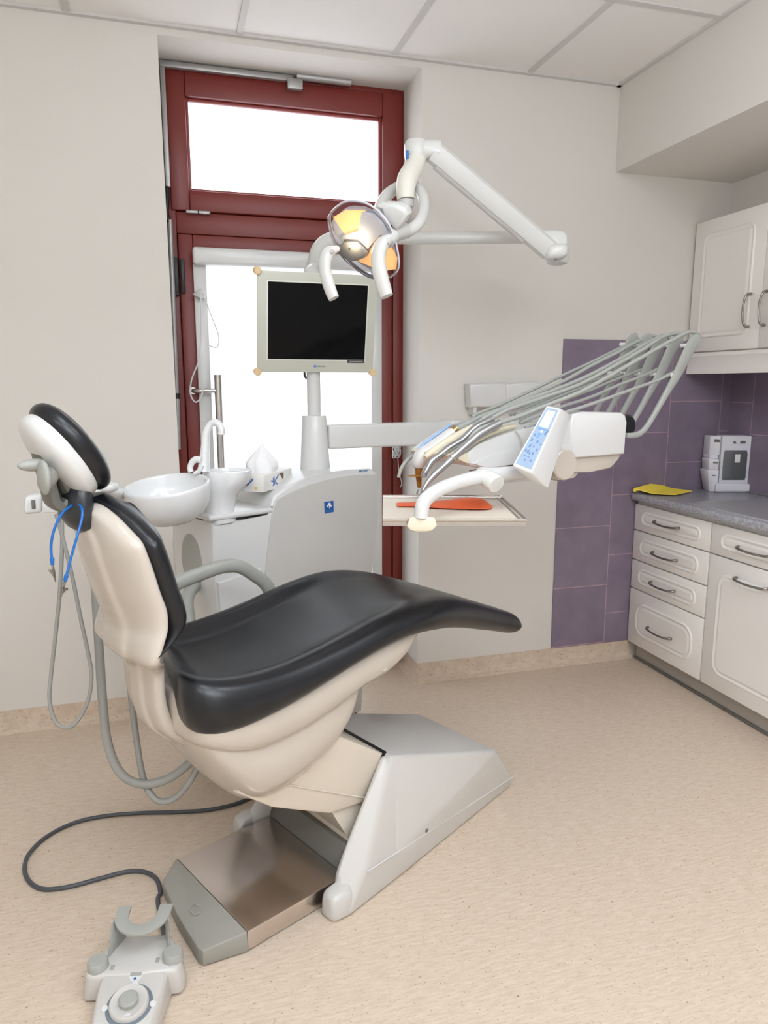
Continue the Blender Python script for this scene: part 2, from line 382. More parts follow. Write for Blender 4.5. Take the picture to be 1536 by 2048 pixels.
# things on the back wall
wd = thing('wall_dispenser', 'white rounded dispenser box on the wall behind the hoses', 'dispenser', (1.48, YB, 1.26))
p = [at(940, 768, Y=2.99), at(1020, 765, Y=2.99), at(1022, 814, Y=2.99), at(942, 815, Y=2.99)]
bm = NB(); prism(bm, p, (0, .07, 0), .012, 3); obj('cover', bm, 'white', wd)
p = [at(1012, 768, Y=2.985), at(1075, 763, Y=2.985), at(1083, 768, Y=2.985), at(1085, 812, Y=2.985), at(1014, 814, Y=2.985)]
bm = NB(); prism(bm, p, (0, .075, 0), .01, 3); obj('end_cap', bm, 'white', wd)
p = [at(946, 812, Y=3.0), at(955, 812, Y=3.0), at(953, 830, Y=3.0), at(947, 830, Y=3.0)]
bm = NB(); prism(bm, p, (0, .06, 0), .002); obj('bracket', bm, 'white', wd)
p = [at(165, 903, Y=YB-.012), at(207, 905, Y=YB-.012), at(208, 985, Y=YB-.012), at(167, 985, Y=YB-.012)]
wn = thing('wall_notice', 'small white framed notice with blue triangle on wall behind headrest', 'sign', (p[0]+p[2])/2)
bm = NB(); prism(bm, p, (0, .012, 0), .002); obj('frame', bm, 'white', wn)
p = [at(172, 911, Y=YB-.0135), at(200, 912, Y=YB-.0135), at(199, 926, Y=YB-.0135)]
bm = NB(); prism(bm, p, (0, .002, 0)); obj('blue_triangle', bm, 'bluetxt', wn)
bm = NB()
for k in range(9):
    cx, cy = 793+random.uniform(-3, 3), 903+random.uniform(-3, 3); pts = []
    for j in range(13):
        a = 2*math.pi*j/12; pts.append(at(cx+6*math.cos(a+k), cy+11*math.sin(a), Y=DY-.05-.004*k+.012*math.sin(a*2+k)))
    tube(bm, pts, .0022, 6, 3)
tube(bm, [at(795, 895, Y=DY-.02), at(797, 935, Y=DY-.03), at(803, 965, Y=DY-.03), at(800, 975, Y=DY-.03)], .002, 6)
obj('cord_bundle', bm, 'white', label='white cord wound in a bundle beside the red door frame, right side', cat='cord')
# ================================================================== KITCHEN SIDE
XC, XK = 2.203, 2.176
wt = thing('worktop', 'speckled grey worktop running along the purple tiles', 'worktop', (2.45, 1.0, .83))
bm = NB(); box(bm, XK, XR0-.008, -1.0, YB-.01, .83, .868, .012, 3); obj('slab', bm, 'work', wt)
bm = NB(); box(bm, XR0-.016, XR0-.008, -1.0, YB-.01, .868, .874, .001); obj('wall_seal', bm, 'alu', wt)
def front(parent, name, y1, y0, z0, z1, rad, inset=.05, top=None):
    """cabinet front (moulded MDF) with a routed frame; x = XC plane facing the room"""
    bm = NB(); box(bm, XC, XC+.019, y0, y1, z0, z1, .004, 2)
    o = obj(name, bm, 'lam', parent)
    bm = NB(); a0, a1, b0, b1 = y0+inset, y1-inset, z0+top if top else z0+.032, z1-(top or .032)
    rad = min(rad, (b1-b0)/2-.002)
    def rr(d, x):
        pts = []
        r = max(rad-d, .002)
        for cy, cz, s in ((a1-d-r, b1-d-r, 0), (a0+d+r, b1-d-r, 90), (a0+d+r, b0+d+r, 180), (a1-d-r, b0+d+r, 270)):
            for k in range(7):
                a = math.radians(s+15*k); pts.append(V((x, cy+r*math.cos(a), cz+r*math.sin(a))))
        return pts
    loft(bm, [rr(0, XC+.002), rr(.002, XC-.0005), rr(.007, XC-.006), rr(.010, XC-.006), rr(.017, XC-.0003), rr(.020, XC-.0003), rr(.028, XC-.0065), rr(.032, XC-.0062)], cap=False)
    bm.faces.new([bm.verts.new(p) for p in rr(.032, XC-.0062)]); bmesh.ops.remove_doubles(bm, verts=bm.verts, dist=1e-5)
    obj('moulding', bm, 'lam', o, smooth=60); return o
def pull(parent, p0, p1, out, sag):
    p0, p1, out, sag = V(p0), V(p1), V(out), V(sag)
    bm = NB(); d = (p1-p0)
    tube(bm, [p0, p0+out*.6+d*.02, p0+out+d*.14+sag*.5, p0+out*1.12+d*.5+sag, p0+out+d*.86+sag*.5, p0+out*.6+d*.98, p1], [.0065, .006, .0048, .0045, .0048, .006, .0065], 10, 6)
    return obj('handle', bm, 'nickel', parent)
dc = thing('drawer_cabinet', 'white base cabinet with four stacked drawers against the purple tiles', 'cabinet', (2.45, 2.78, 0))
obj('carcass', B(XC+.02, XR0-.01, 2.512, YB-.01, .095, .828), 'lam', dc)
for z0, z1, hz in ((.682, .812, .752), (.531, .677, .6), (.383, .526, .452), (.093, .378, .222)):
    d = front(dc, 'drawer', 3.046, 2.514, z0, z1, .04 if z1-z0 < .2 else .07, .055, .028 if z1-z0 < .2 else .055)
    pull(d, (XC-.002, 2.875, hz), (XC-.002, 2.703, hz), (-.028, 0, 0), (0, 0, -.006))
kc = thing('door_cabinet', 'white base cabinet with one drawer above a door, right of the drawers', 'cabinet', (2.45, 2.2, 0))
obj('carcass', B(XC+.02, XR0-.01, 1.955, 2.508, .095, .828), 'lam', kc)
d = front(kc, 'drawer', 2.506, 1.958, .682, .812, .04, .055, .028); pull(d, (XC-.002, 2.342, .744), (XC-.002, 2.165, .744), (-.028, 0, 0), (0, 0, -.006))
d = front(kc, 'cabinet_door', 2.506, 1.958, .093, .677, .06, .06, .065); pull(d, (XC-.002, 2.342, .613), (XC-.002, 2.17, .613), (-.028, 0, 0), (0, 0, -.006))
bm = NB(); box(bm, 2.25, 2.262, -1.0, YB-.03, .012, .094); tp = obj('plinth_board', bm, 'toe', label='grey plinth board under the white base cabinets', cat='plinth')
bm = NB(); box(bm, 2.238, 2.25, -1.0, YB-.03, 0, .013, .002); obj('seal_strip', bm, 'dgrey', tp)
bm = NB(); box(bm, 2.2, XR0-.01, -1.0, 1.95, .1, .828); obj('base_cabinet', bm, 'lam', label='white base cabinet run continuing out of the frame under the worktop', cat='cabinet')
# upper cabinet
XU = 2.447
uc = thing('wall_cabinet', 'white wall cabinet with two doors under the bulkhead', 'cabinet', (2.6, 2.6, 1.45))
obj('carcass', B(XU+.02, XR0-.01, 2.14, YB-.012, 1.54, 2.15), 'lam', uc)
XCs = XC; XC = XU
for y1, y0, hy in ((3.045, 2.603, 2.665), (2.6, 2.145, 2.574)):
    d = front(uc, 'cabinet_door', y1, y0, 1.552, 2.15, .04, .06, .06)
    pull(d, (XC-.002, hy-.005, 1.645), (XC-.002, hy-.005, 1.785), (-.028, 0, 0), (0, .008, 0))
XC = XCs
bm = NB(); prism(bm, [V((XU-.002, 2.14, z)) if 0 else V((x, 2.14, z)) for x, z in ((XU+.012, 1.547), (XU+.004, 1.53), (XU+.012, 1.51), (XU+.004, 1.47), (XU+.002, 1.447), (XU+.03, 1.447), (XU+.03, 1.547))], (0, YB-.012-2.14, 0)); obj('light_rail', bm, 'lam', uc)
# sink
sk = thing('sink', 'stainless steel sink let into the grey worktop', 'sink', (2.44, 2.2, .868))
bm = NB(); x0, x1, y0, y1 = 2.215, 2.66, 1.75, 2.70
def rr2(d, z, r=.03):
    pts = []
    for cx, cy, s in ((x1-d-r, y1-d-r, 0), (x0+d+r, y1-d-r, 90), (x0+d+r, y0+d+r, 180), (x1-d-r, y0+d+r, 270)):
        for k in range(6):
            a = math.radians(s+18*k); pts.append(V((cx+r*math.cos(a), cy+r*math.sin(a), z)))
    return pts
loft(bm, [rr2(0, .8682), rr2(.003, .873), rr2(.03, .8735), rr2(.045, .8695)], cap=False)
f = bm.faces.new([bm.verts.new(p) for p in rr2(.045, .8695)]); bmesh.ops.remove_doubles(bm, verts=bm.verts, dist=1e-5); obj('drainer', bm, mat('sink_steel', (200, 200, 202), .38, .6), sk)
# cloth, appliance
bm = NB()
cx0 = at(1268, 972, Z=.895); g = []
N1, N2 = 14, 8
e1 = (at(1350, 988, Z=.874)-at(1268, 984, Z=.874)); e2 = at(1312, 968, Z=.874)-at(1268, 976, Z=.874)
o_ = at(1268, 986, Z=.875)
top = []; 
for i in range(N1+1):
    u = i/N1; row = []
    for j in range(N2+1):
        w = j/N2; z = .004+.02*max(0, 1-u*2.2)**1.5*(1-.3*w)+.0035*math.sin(6*u+2*w)*(1-u)+.012*w*(1-u)
        row.append(o_+e1*u+e2*(w*(1-.25*u))+UZ*z)
    top.append(row)
vt = [[bm.verts.new(p) for p in r] for r in top]; vb = [[bm.verts.new(p-UZ*.004) for p in r] for r in top]
for i in range(N1):
    for j in range(N2):
        bm.faces.new((vt[i][j], vt[i+1][j], vt[i+1][j+1], vt[i][j+1])); bm.faces.new((vb[i][j], vb[i][j+1], vb[i+1][j+1], vb[i+1][j]))
for i in range(N1):
    for j in (0, N2): bm.faces.new((vt[i][j], vb[i][j], vb[i+1][j], vt[i+1][j]))
for j in range(N2):
    for i in (0, N1): bm.faces.new((vt[i][j], vt[i][j+1], vb[i][j+1], vb[i][j]))
yc = obj('cleaning_cloth', bm, 'yellow', label='folded yellow cloth lying on the end of the worktop', cat='cloth')
bm = NB(); tube(bm, [o_+e2*.02+UZ*.013, o_+e2*.5+UZ*.015, o_+e2*.98+UZ*.018], .008, 10, 3); obj('rolled_edge', bm, 'yellow', yc)
# appliance: front faces the room diagonally
ap = thing('counter_appliance', 'white counter machine with a dark smoked front window in the corner', 'appliance', (2.55, 2.84, .868))
A0 = at(1467, 985, Z=.868); ax_ = (at(1503, 986, Z=.868)-at(1432, 986, Z=.868)).normalized(); ay_ = V((-ax_.y, ax_.x, 0))
W_ = (at(1505, 988, Z=.868)-at(1432, 988, Z=.868)).length
def AF(x, y, z): return A0+ax_*x+ay_*y+UZ*(z*1.1)
ph = W_/73.
bm = NB(); prism(bm, [AF(x, -.005, 0) for x in (0,)]*0 or [AF(-.5*W_, .0, 0), AF(.5*W_, .0, 0), AF(.5*W_, .06, 0), AF(-.5*W_, .06, 0)], (0, 0, .045), .012, 3); obj('base_tray', bm, 'appl', ap)
bm = NB(); w2 = .40*W_
prism(bm, [AF(-w2, .012, .04), AF(w2, .012, .04), AF(w2, .09, .04), AF(-w2, .09, .04)], (0, 0, .236), .006, 2)
bd = obj('body', bm, 'appl', ap)
bm = NB(); prism(bm, [AF(x, .008, z) for x, z in ((-.31*W_, .055), (.31*W_, .055), (.33*W_, .07), (.33*W_, .175), (.30*W_, .19), (-.30*W_, .19), (-.33*W_, .175), (-.33*W_, .07))], ay_*.02, .004, 2); obj('window', bm, 'smoke', ap)
bm = NB(); prism(bm, [AF(x, .006, z) for x, z in ((-.02*W_, .135), (.12*W_, .135), (.12*W_, .172), (-.02*W_, .172))], ay_*.003); obj('inner_label', bm, 'card', ap)
bm = NB(); disc(bm, AF(-.06*W_, .007, .225), ay_, .006, .008, 16); obj('button', bm, 'dgrey', ap)
bm = NB(); prism(bm, [AF(x, .008, z) for x, z in ((.1*W_, .22), (.24*W_, .22), (.24*W_, .232), (.1*W_, .232))], ay_*.008); obj('indicator', bm, 'dgrey', ap)
bm = NB(); prism(bm, [AF(-.41*W_, y, z) for y, z in ((.03, .222), (.075, .222), (.075, .234), (.03, .234))], ax_*.004); obj('side_slot', bm, 'dgrey', ap)
bn = thing('desk_bin', 'white flared plastic bin standing left of the counter machine', 'bin', AF(-.58*W_, .06, 0))
bm = NB(); hull(bm, [AF(x, y, z) for x, y, z in ((-.60*W_, .03, 0), (-.42*W_, .015, 0), (-.42*W_, .09, 0), (-.60*W_, .1, 0), (-.72*W_, .02, .1), (-.43*W_, .005, .1), (-.43*W_, .1, .1), (-.72*W_, .115, .1))], .004); obj('body', bm, 'appl', bn)
bm = NB(); prism(bm, [AF(-.60*W_, .0085, .074), AF(-.52*W_, .0065, .074), AF(-.52*W_, .0065, .079), AF(-.60*W_, .0085, .079)], ay_*.006); obj('label_slot', bm, 'inkg', bn)
bn = thing('storage_box', 'white plastic box standing on the flared bin beside the machine', 'box', AF(-.55*W_, .06, .1))
bm = NB(); hull(bm, [AF(x, y, z) for x, y, z in ((-.66*W_, .03, .1), (-.43*W_, .015, .1), (-.43*W_, .1, .1), (-.66*W_, .11, .1), (-.69*W_, .025, .15), (-.43*W_, .012, .15), (-.43*W_, .1, .15), (-.69*W_, .11, .15))], .004); obj('body', bm, 'appl', bn)
bm = NB(); prism(bm, [AF(-.58*W_, .013, .131), AF(-.47*W_, .0075, .131), AF(-.47*W_, .0075, .137), AF(-.58*W_, .013, .137)], ay_*.008); obj('grip_slot', bm, 'dgrey', bn)
bn = thing('paper_box', 'white box with a dark slot topmost beside the counter machine', 'box', AF(-.55*W_, .06, .15))
bm = NB(); hull(bm, [AF(x, y, z) for x, y, z in ((-.64*W_, .05, .165), (-.42*W_, .02, .165), (-.42*W_, .1, .165), (-.64*W_, .12, .165), (-.64*W_, .05, .252), (-.42*W_, .02, .252), (-.42*W_, .1, .252), (-.64*W_, .12, .252))], .003); box(bm, -.66*W_, -.43*W_, .03, .11, .15, .166, .003, 2, AF); obj('body', bm, 'appl', bn)
bm = NB(); prism(bm, [AF(-.55*W_, .035, .225), AF(-.44*W_, .02, .225), AF(-.44*W_, .02, .238), AF(-.55*W_, .035, .238)], ay_*.004); obj('slot', bm, 'dgrey', bn)
# ================================================================== DENTAL CHAIR
ch = thing('dental_chair', 'dental treatment chair with dark upholstery, cream shells and grey floor base', 'dental chair', c(.3, 0, 0))
# floor base
bm = NB()
hull(bm, [c(.29, s*.245, 0) for s in (1, -1)]+[c(.93, s*.16, 0) for s in (1, -1)]+[c(.29, s*.248, .09) for s in (1, -1)]+[c(.935, s*.16, .032) for s in (1, -1)]
     + [c(.322, s*.19, .352) for s in (1, -1)]+[c(.81, s*.185, .19) for s in (1, -1)], .022, 3)
for s in (1, -1): hull(bm, [c(t, s*o, z) for t, o, z in ((.084, .27, 0), (.084, .205, 0), (.4, .234, 0), (.4, .15, 0), (.165, .262, .10), (.105, .203, .11), (.40, .233, .08), (.32, .192, .352), (.302, .165, .352), (.37, .188, .33), (.37, .15, .33))], .016, 3)
bs = obj('base_housing', bm, 'base', ch)
bm = NB()   # cover joint running along the skirt
tube(bm, [c(.168, .2635, .1005), c(.935, .1605, .0335)], .002, 6, 1); obj('cover_joint', bm, 'white', bs)
bm = NB(); disc(bm, c(.43, .226, .088), CW, .006, .006, 12); obj('screw_hole', bm, 'dgrey', bs)
bm = NB(); hull(bm, [c(.305, s*.165, .349) for s in (1, -1)]+[c(.33, s*.165, .352) for s in (1, -1)]+[c(.305, s*.165, .33) for s in (1, -1)], 0); obj('gap_seal', bm, 'black', bs)
for s in (1, -1):
    bm = NB(); hull(bm, [c(t, s*o, z) for t, o, z in ((.05, .205, 0), (.13, .205, 0), (.05, .262, 0), (.11, .268, 0), (.055, .205, .07), (.13, .205, .08), (.058, .255, .066), (.13, .262, .078))], .012, 3); obj('hinge_block', bm, 'base', bs)
# step plate
bm = NB(); hull(bm, [c(t, o, z) for t in (-.162, .15) for o in (-.19, .19) for z in (.004, .058)], .004, 2); sp = obj('step_plate', bm, 'steps', ch, 'brushed steel step plate')
bm = NB(); hull(bm, [c(-.163, s*.192, z) for s in (1, -1) for z in (.004, .060)]+[c(t, o, z) for t, o in ((-.268, .158), (-.272, .14), (-.258, 0), (-.232, -.135), (-.222, -.15)) for z in (.004, .046)], .012, 3); tc_ = obj('toe_cap', bm, 'dgrey', ch, 'grey plastic toe cap'); tc_.data.materials[0] = mat('toe_cap_grey', (146, 144, 136), .5)
bm = NB(); tube(bm, [c(-.232, .045, .0566), c(-.218, .05, .0575), c(-.205, .03, .0582), c(-.215, .01, .0575), c(-.232, .02, .0566), c(-.232, .045, .0566)], .0012, 6, 1); obj('embossed_mark', bm, 'grey', tc_)
bm = NB(); hull(bm, [c(t, o, z) for o in (-.205, .202) for t, z in ((.152, .01), (.152, .058), (.178, .122), (.2, .118), (.2, .01))], .003); obj('riser_panel', bm, 'dgrey', ch, 'dark grey riser behind the step')
# lift arm
bm = NB(); prism(bm, [c(t, .165, z) for t, z in ((-.16, .50), (.16, .46), (.34, .335), (.36, .30), (.26, .225), (.12, .245), (-.06, .34), (-.16, .42))], -CW*.33, .008, 2); la = obj('lift_arm', bm, 'beige', ch)
bm = NB(); tube(bm, [c(-.03, .166, .395), c(.27, .166, .228)], .0025, 6, 1); obj('cover_fold', bm, 'beige', la)
bm = NB(); prism(bm, [c(t, .15, z) for t, z in ((.12, .26), (.30, .23), (.30, .08), (.185, .08), (.2, .13))], -CW*.30, .004, 2); obj('lower_cover', bm, 'beige', la)
# seat shell: flange under the cushion plus the belly
def crossring(t, hw, zb, zt, p=2.6, n=28):
    pts = []
    for k in range(n):
        a = 2*math.pi*k/n; ca, sa = math.cos(a), math.sin(a)
        o = math.copysign(abs(ca)**(2/p), ca)*hw; z = (zb+zt)/2+math.copysign(abs(sa)**(2/p), sa)*(zt-zb)/2
        pts.append(c(t, o, z))
    return pts
def table(T, n=5):
    P = cat([V((a, b, d)) for a, b, d, *_ in T], n); Q = cat([V((a, e[0] if e else 0, 0)) for a, b, d, *e in T], n)
    return [(p.x, p.y, p.z, q.y) for p, q in zip(P, Q)]
bm = NB()
loft(bm, [crossring(t, hw, zb, zt, 3.2) for t, hw, zb, zt in table([(-.28, .15, .61, .67), (-.272, .20, .585, .69), (-.245, .228, .565, .69), (-.19, .24, .54, .69), (-.12, .243, .522, .69), (0, .243, .53, .70), (.12, .241, .56, .72), (.20, .238, .585, .73), (.29, .236, .604, .74), (.36, .226, .64, .74), (.42, .205, .69, .74), (.445, .19, .72, .735)])])
fl = obj('seat_shell', bm, 'cream', ch)
bm = NB()
loft(bm, [crossring(t, hw, zb, zt, 2.3) for t, hw, zb, zt in table([(-.262, .15, .585, .65), (-.25, .19, .545, .65), (-.22, .21, .485, .65), (-.175, .216, .415, .65), (-.12, .218, .355, .65), (-.06, .218, .335, .65), (.03, .216, .355, .66), (.12, .21, .40, .66), (.175, .2, .455, .66), (.208, .185, .515, .67), (.222, .17, .57, .67)])])
obj('belly_cover', bm, 'cream', fl)
bm = NB(); disc(bm, PL(768, 1335, c(0, .232, 0), CW)-CW*.006, CW, .0125, .009, 20, .002); obj('screw_cap', bm, 'cream', fl)
# seat cushion
def cushring(t, hw, zb, zt, dish):
    h = zt-zb; q = [(0, zb), (hw*.5, zb), (hw-.05, zb+.003), (hw-.018, zb+.016), (hw, zb+h*.42), (hw-.004, zb+h*.66), (hw-.02, zt-.010), (hw-.048, zt), (hw-.075, zt-.003), (hw-.095, zt-dish*.65), (hw-.115, zt-dish), (hw*.45, zt-dish*1.15), (0, zt-dish*1.2)]
    if hw < .13: q = [(0, zb), (hw*.5, zb), (hw-.03, zb+.003), (hw-.01, zb+.012), (hw, zb+h*.42), (hw-.003, zb+h*.66), (hw-.012, zt-.010), (hw-.03, zt), (hw-.045, zt), (hw*.6, zt-dish), (hw*.5, zt-dish), (hw*.3, zt-dish), (0, zt-dish)]
    full = q+[(-a, b) for a, b in q[-2:0:-1]]
    k = max(0, -.15-t)/.54
    return [c(t+k*(.27-a), a, b) for a, b in full]
ST = [(-.335, .10, .675, .73, 0), (-.332, .15, .650, .746, .002), (-.322, .19, .634, .757, .006), (-.302, .222, .623, .760, .014), (-.272, .245, .617, .757, .024), (-.23, .261, .614, .750, .030), (-.16, .269, .617, .742, .030), (-.06, .27, .630, .74, .030), (.04, .27, .652, .75, .028), (.14, .27, .677, .766, .025), (.25, .27, .699, .788, .02), (.34, .27, .708, .80, .015), (.42, .266, .703, .803, .011), (.50, .25, .688, .795, .007), (.58, .230, .668, .775, .002), (.68, .205, .636, .738, 0), (.78, .183, .602, .697, 0), (.87, .167, .572, .660, 0), (.93, .159, .551, .636, 0), (.965, .154, .540, .620, 0), (.980, .146, .540, .612, 0), (.988, .130, .546, .604, 0), (.991, .10, .556, .596, 0)]
bm = NB()
P1 = cat([V((a[0], a[1], a[2])) for a in ST], 4); P2 = cat([V((a[0], a[3], a[4])) for a in ST], 4)
loft(bm, [cushring(p.x, p.y, p.z, q.y, max(q.z, 0)) for p, q in zip(P1, P2)])
sc_ = obj('seat_cushion', bm, 'leather', ch, 'dark leatherette seat and leg cushion', smooth=80)
md = sc_.modifiers.new('s', 'SUBSURF'); md.levels = 1; md.render_levels = 2
# backrest: rings run up the back
BT = [(-.340, .810, .160), (-.328, .820, .170), (-.296, .846, .175), (-.266, .882, .177), (-.268, .92, .177), (-.280, .96, .176), (-.292, 1.01, .175), (-.303, 1.05, .173), (-.310, 1.076, .166), (-.321, 1.10, .138), (-.334, 1.125, .105), (-.351, 1.147, .07), (-.366, 1.160, .04), (-.376, 1.165, .02)]
bm = NB(); rings = []
for t, z, hw in [tuple(p) for p in cat([V(b) for b in BT], 4)]:
    th = .046; q = [(0, .018), (hw*.5, .022), (hw-.06, .016), (hw-.03, .004), (hw-.012, -.004), (hw, -.018), (hw, -.032), (hw-.012, -.046), (hw-.05, -.05), (0, -.05)]
    if hw < .08: q = [(0, .004), (hw*.3, .004), (hw*.5, .002), (hw*.7, 0), (hw*.9, -.006), (hw, -.018), (hw, -.03), (hw*.8, -.042), (hw*.5, -.046), (0, -.046)]
    full = q+[(-a, b) for a, b in q[-2:0:-1]]
    fk = min(.92, .5+(z-.81)*5)
    rings.append([c(t+b*fk, a, z+b*fk*.25) for a, b in full])
loft(bm, rings)
bc = obj('backrest_cushion', bm, 'leather', ch, 'dark leatherette backrest cushion', smooth=80)
md = bc.modifiers.new('s', 'SUBSURF'); md.levels = 1; md.render_levels = 2
#       t_front  z   half width  depth at spine
SH = [(-.165, .53, .05, .01), (-.20, .54, .078, .012), (-.235, .57, .086, .012), (-.265, .605, .09, .01), (-.284, .66, .092, .008), (-.288, .72, .094, .008), (-.290, .76, .10, .008), (-.305, .782, .135, .008), (-.322, .798, .160, .01), (-.328, .815, .170, .014), (-.316, .85, .171, .026), (-.305, .88, .168, .034), (-.306, .92, .168, .044), (-.318, .96, .168, .045), (-.33, 1.01, .167, .046), (-.341, 1.05, .165, .044), (-.348, 1.075, .158, .04), (-.359, 1.098, .13, .034), (-.371, 1.121, .10, .028), (-.385, 1.14, .068, .02), (-.397, 1.15, .04, .012)]
bm = NB(); rings = []
for (t, z, hw), dp in zip([tuple(p) for p in cat([V(b[:3]) for b in SH], 4)], lerps([b[3] for b in SH], 4*(len(SH)-1)+1)):
    q = [(0, .0), (hw*.6, .0), (hw-.006, -.002), (hw, -.012), (hw-.003, -.026), (hw*.88, -.03-dp*.25), (hw*.70, -.03-dp*.55), (hw*.52, -.03-dp*.74), (hw*.40, -.03-dp*.84), (hw*.34, -.036-dp*.93), (hw*.14, -.036-dp), (0, -.036-dp)]
    full = q+[(-a, b) for a, b in q[-2:0:-1]]
    rings.append([c(t+b, a, z+b*.25) for a, b in full])
loft(bm, rings)
bsh = obj('backrest_shell', bm, 'cream', ch, 'glossy cream backrest shell', smooth=80)
md = bsh.modifiers.new('s', 'SUBSURF'); md.levels = 1; md.render_levels = 2
# headrest
hn = (CA*math.cos(math.radians(34))+UZ*math.sin(math.radians(34))); hs = (-CA*math.sin(math.radians(34))+UZ*math.cos(math.radians(34)))
hc = PL(141, 895, c(0, 0, 0), CW)
bm = NB(); blob(bm, hc, (CW*.096, hs*.110, hn*.037), 22, 36, .85, .92); hp = obj('headrest_cushion', bm, 'leather', ch, 'dark leatherette headrest pad', smooth=80)
bm = NB(); blob(bm, hc-hn*.030, (CW*.092, hs*.103, hn*.037), 22, 36, .8, .92); hsd = obj('headrest_shell', bm, 'cream', ch, 'white headrest back shell', smooth=80); hsd.data.materials[0] = M['white']
def P_(x, y, o=0): return PL(x, y, c(0, o, 0), CW)
bm = NB(); tube(bm, [P_(76, 892), P_(84, 925), P_(95, 965), P_(104, 1000), P_(118, 1010), P_(128, 998)], [.010, .012, .012, .013, .013, .010], 12, 5, r2=.035, upv=CW, power=.6); br_ = obj('headrest_bracket', bm, 'dgrey', ch)
bm = NB(); tube(bm, [P_(96, 905, -.01), P_(118, 950, -.01), P_(140, 985, -.01), P_(165, 1035, -.01)], [.012, .02, .022, .02], 12, 5, r2=.045, upv=CW, power=.7); obj('slide_bar', bm, 'dgrey', br_)
bm = NB(); blob(bm, P_(99, 946, .02), (CW*.03, (CA*.35+UZ).normalized()*.04, CA*.021), 14, 20); kb = obj('headrest_knob', bm, 'grey', ch)
bm = NB(); blob(bm, P_(70, 930, .03), (CW*.014, UZ*.013, CA*.034), 12, 16); blob(bm, P_(88, 955, .06), (CW*.03, UZ*.036, CA*.010), 12, 16); obj('knob_wing', bm, 'grey', kb)
bm = NB(); loft(bm, [[P_(x, y)+CA*(a*math.cos(2*math.pi*k/20))+CW*(b*math.sin(2*math.pi*k/20)) for k in range(20)] for x, y, a, b in ((158, 955, .028, .05), (150, 980, .030, .06), (150, 1005, .032, .068), (152, 1030, .032, .064), (160, 1052, .022, .05), (166, 1064, .008, .02))]); obj('neck_boot', bm, 'boot', ch)
# far armrest
bm = NB(); q = [PL(x, y, c(0, -.31, 0), CW) for x, y in ((322, 1182), (362, 1163), (405, 1146), (445, 1133), (478, 1133), (508, 1150), (534, 1172), (552, 1215))]
tube(bm, q, [.016, .017, .018, .019, .02, .018, .016, .015], 16, 5, r2=.021, power=.8); obj('armrest', bm, 'grey', ch)
# hoses under the back of the chair
def hosething(name, label, px, d, r, mt='hose', grp=None):
    bm = NB(); tube(bm, [D(x, y, dd) for (x, y), dd in zip(px, lerps(d, len(px)))], r, 12, 6)
    return obj(name, bm, mt, label=label, cat='hose', group=grp)
hosething('suction_hose', 'thicker grey hose looping down behind the chair back, left of the thinner one', [(186, 1080), (190, 1160), (196, 1260), (205, 1400), (215, 1485), (240, 1545), (282, 1568), (330, 1560), (375, 1530), (420, 1485)], [1.98, 1.95, 2.0], .0122, grp='hoses behind the chair')
hosething('saliva_hose', 'thinner grey hose hanging between thick hose and chair shell, lowest loop', [(248, 1280), (255, 1330), (263, 1400), (273, 1480), (286, 1555), (306, 1594), (330, 1603), (360, 1588), (390, 1545), (412, 1485)], [2.02, 1.98, 1.98], .0088, grp='hoses behind the chair')
# assistant element behind the headrest
ae = thing('assistant_element', 'white assistant holder with grey hose loop behind the headrest', 'instrument holder', D(95, 1010, 1.95))
bm = NB(); e3 = RH*.93+FH*.37; q0 = D(45, 990, 1.9); q1 = D(133, 985, 1.98)
hexa(bm, [D(46, 1030, 1.9), D(84, 1027, 1.93), D(84, 1027, 1.93)+e3.cross(UZ)*-.05, D(46, 1030, 1.9)+e3.cross(UZ)*-.05, D(49, 992, 1.9), D(84, 988, 1.93), D(84, 988, 1.93)+e3.cross(UZ)*-.05, D(49, 992, 1.9)+e3.cross(UZ)*-.05], .01, 3); obj('holder_head', bm, 'white', ae)
bm = NB(); hexa(bm, [D(84, 1026, 1.93), D(134, 1024, 1.97), D(134, 1024, 1.97)+FH*.05, D(84, 1026, 1.93)+FH*.05, D(84, 990, 1.93), D(134, 988, 1.97), D(134, 988, 1.97)+FH*.05, D(84, 990, 1.93)+FH*.05], .004); obj('holder_body', bm, 'white', ae)
bm = NB(); tube(bm, [D(125, 1012, 2.0), D(170, 1005, 2.05), D(215, 985, 2.14), D(300, 998, 2.5), D(380, 1000, 2.58), D(440, 1005, 2.58)], [.022, .022, .022, .018, .016, .016], 14, 4); obj('support_arm', bm, 'white', ae)
bm = NB(); blob(bm, D(218, 974, 2.1), (RH*.026, FH*.03, UZ*.014), 12, 18, .7, .8); obj('cap', bm, 'white', ae)
bm = NB(); box(bm, -.004, .004, -.003, .003, -.012, .012, .001, 1, lambda a, b, d: D(67, 1009, 1.915)+e3*a+FH*b+UZ*d); obj('slot', bm, 'dgrey', ae)
bm = NB(); tube(bm, [D(x, y, 1.9) for x, y in ((112, 1028), (120, 1055), (133, 1105), (146, 1160), (162, 1240), (178, 1315), (183, 1355), (175, 1405), (152, 1445), (132, 1455), (110, 1442), (99, 1400), (102, 1350), (111, 1270), (119, 1190), (124, 1100), (124, 1020))], .0052, 10, 5); obj('hose', bm, 'hose', ae)
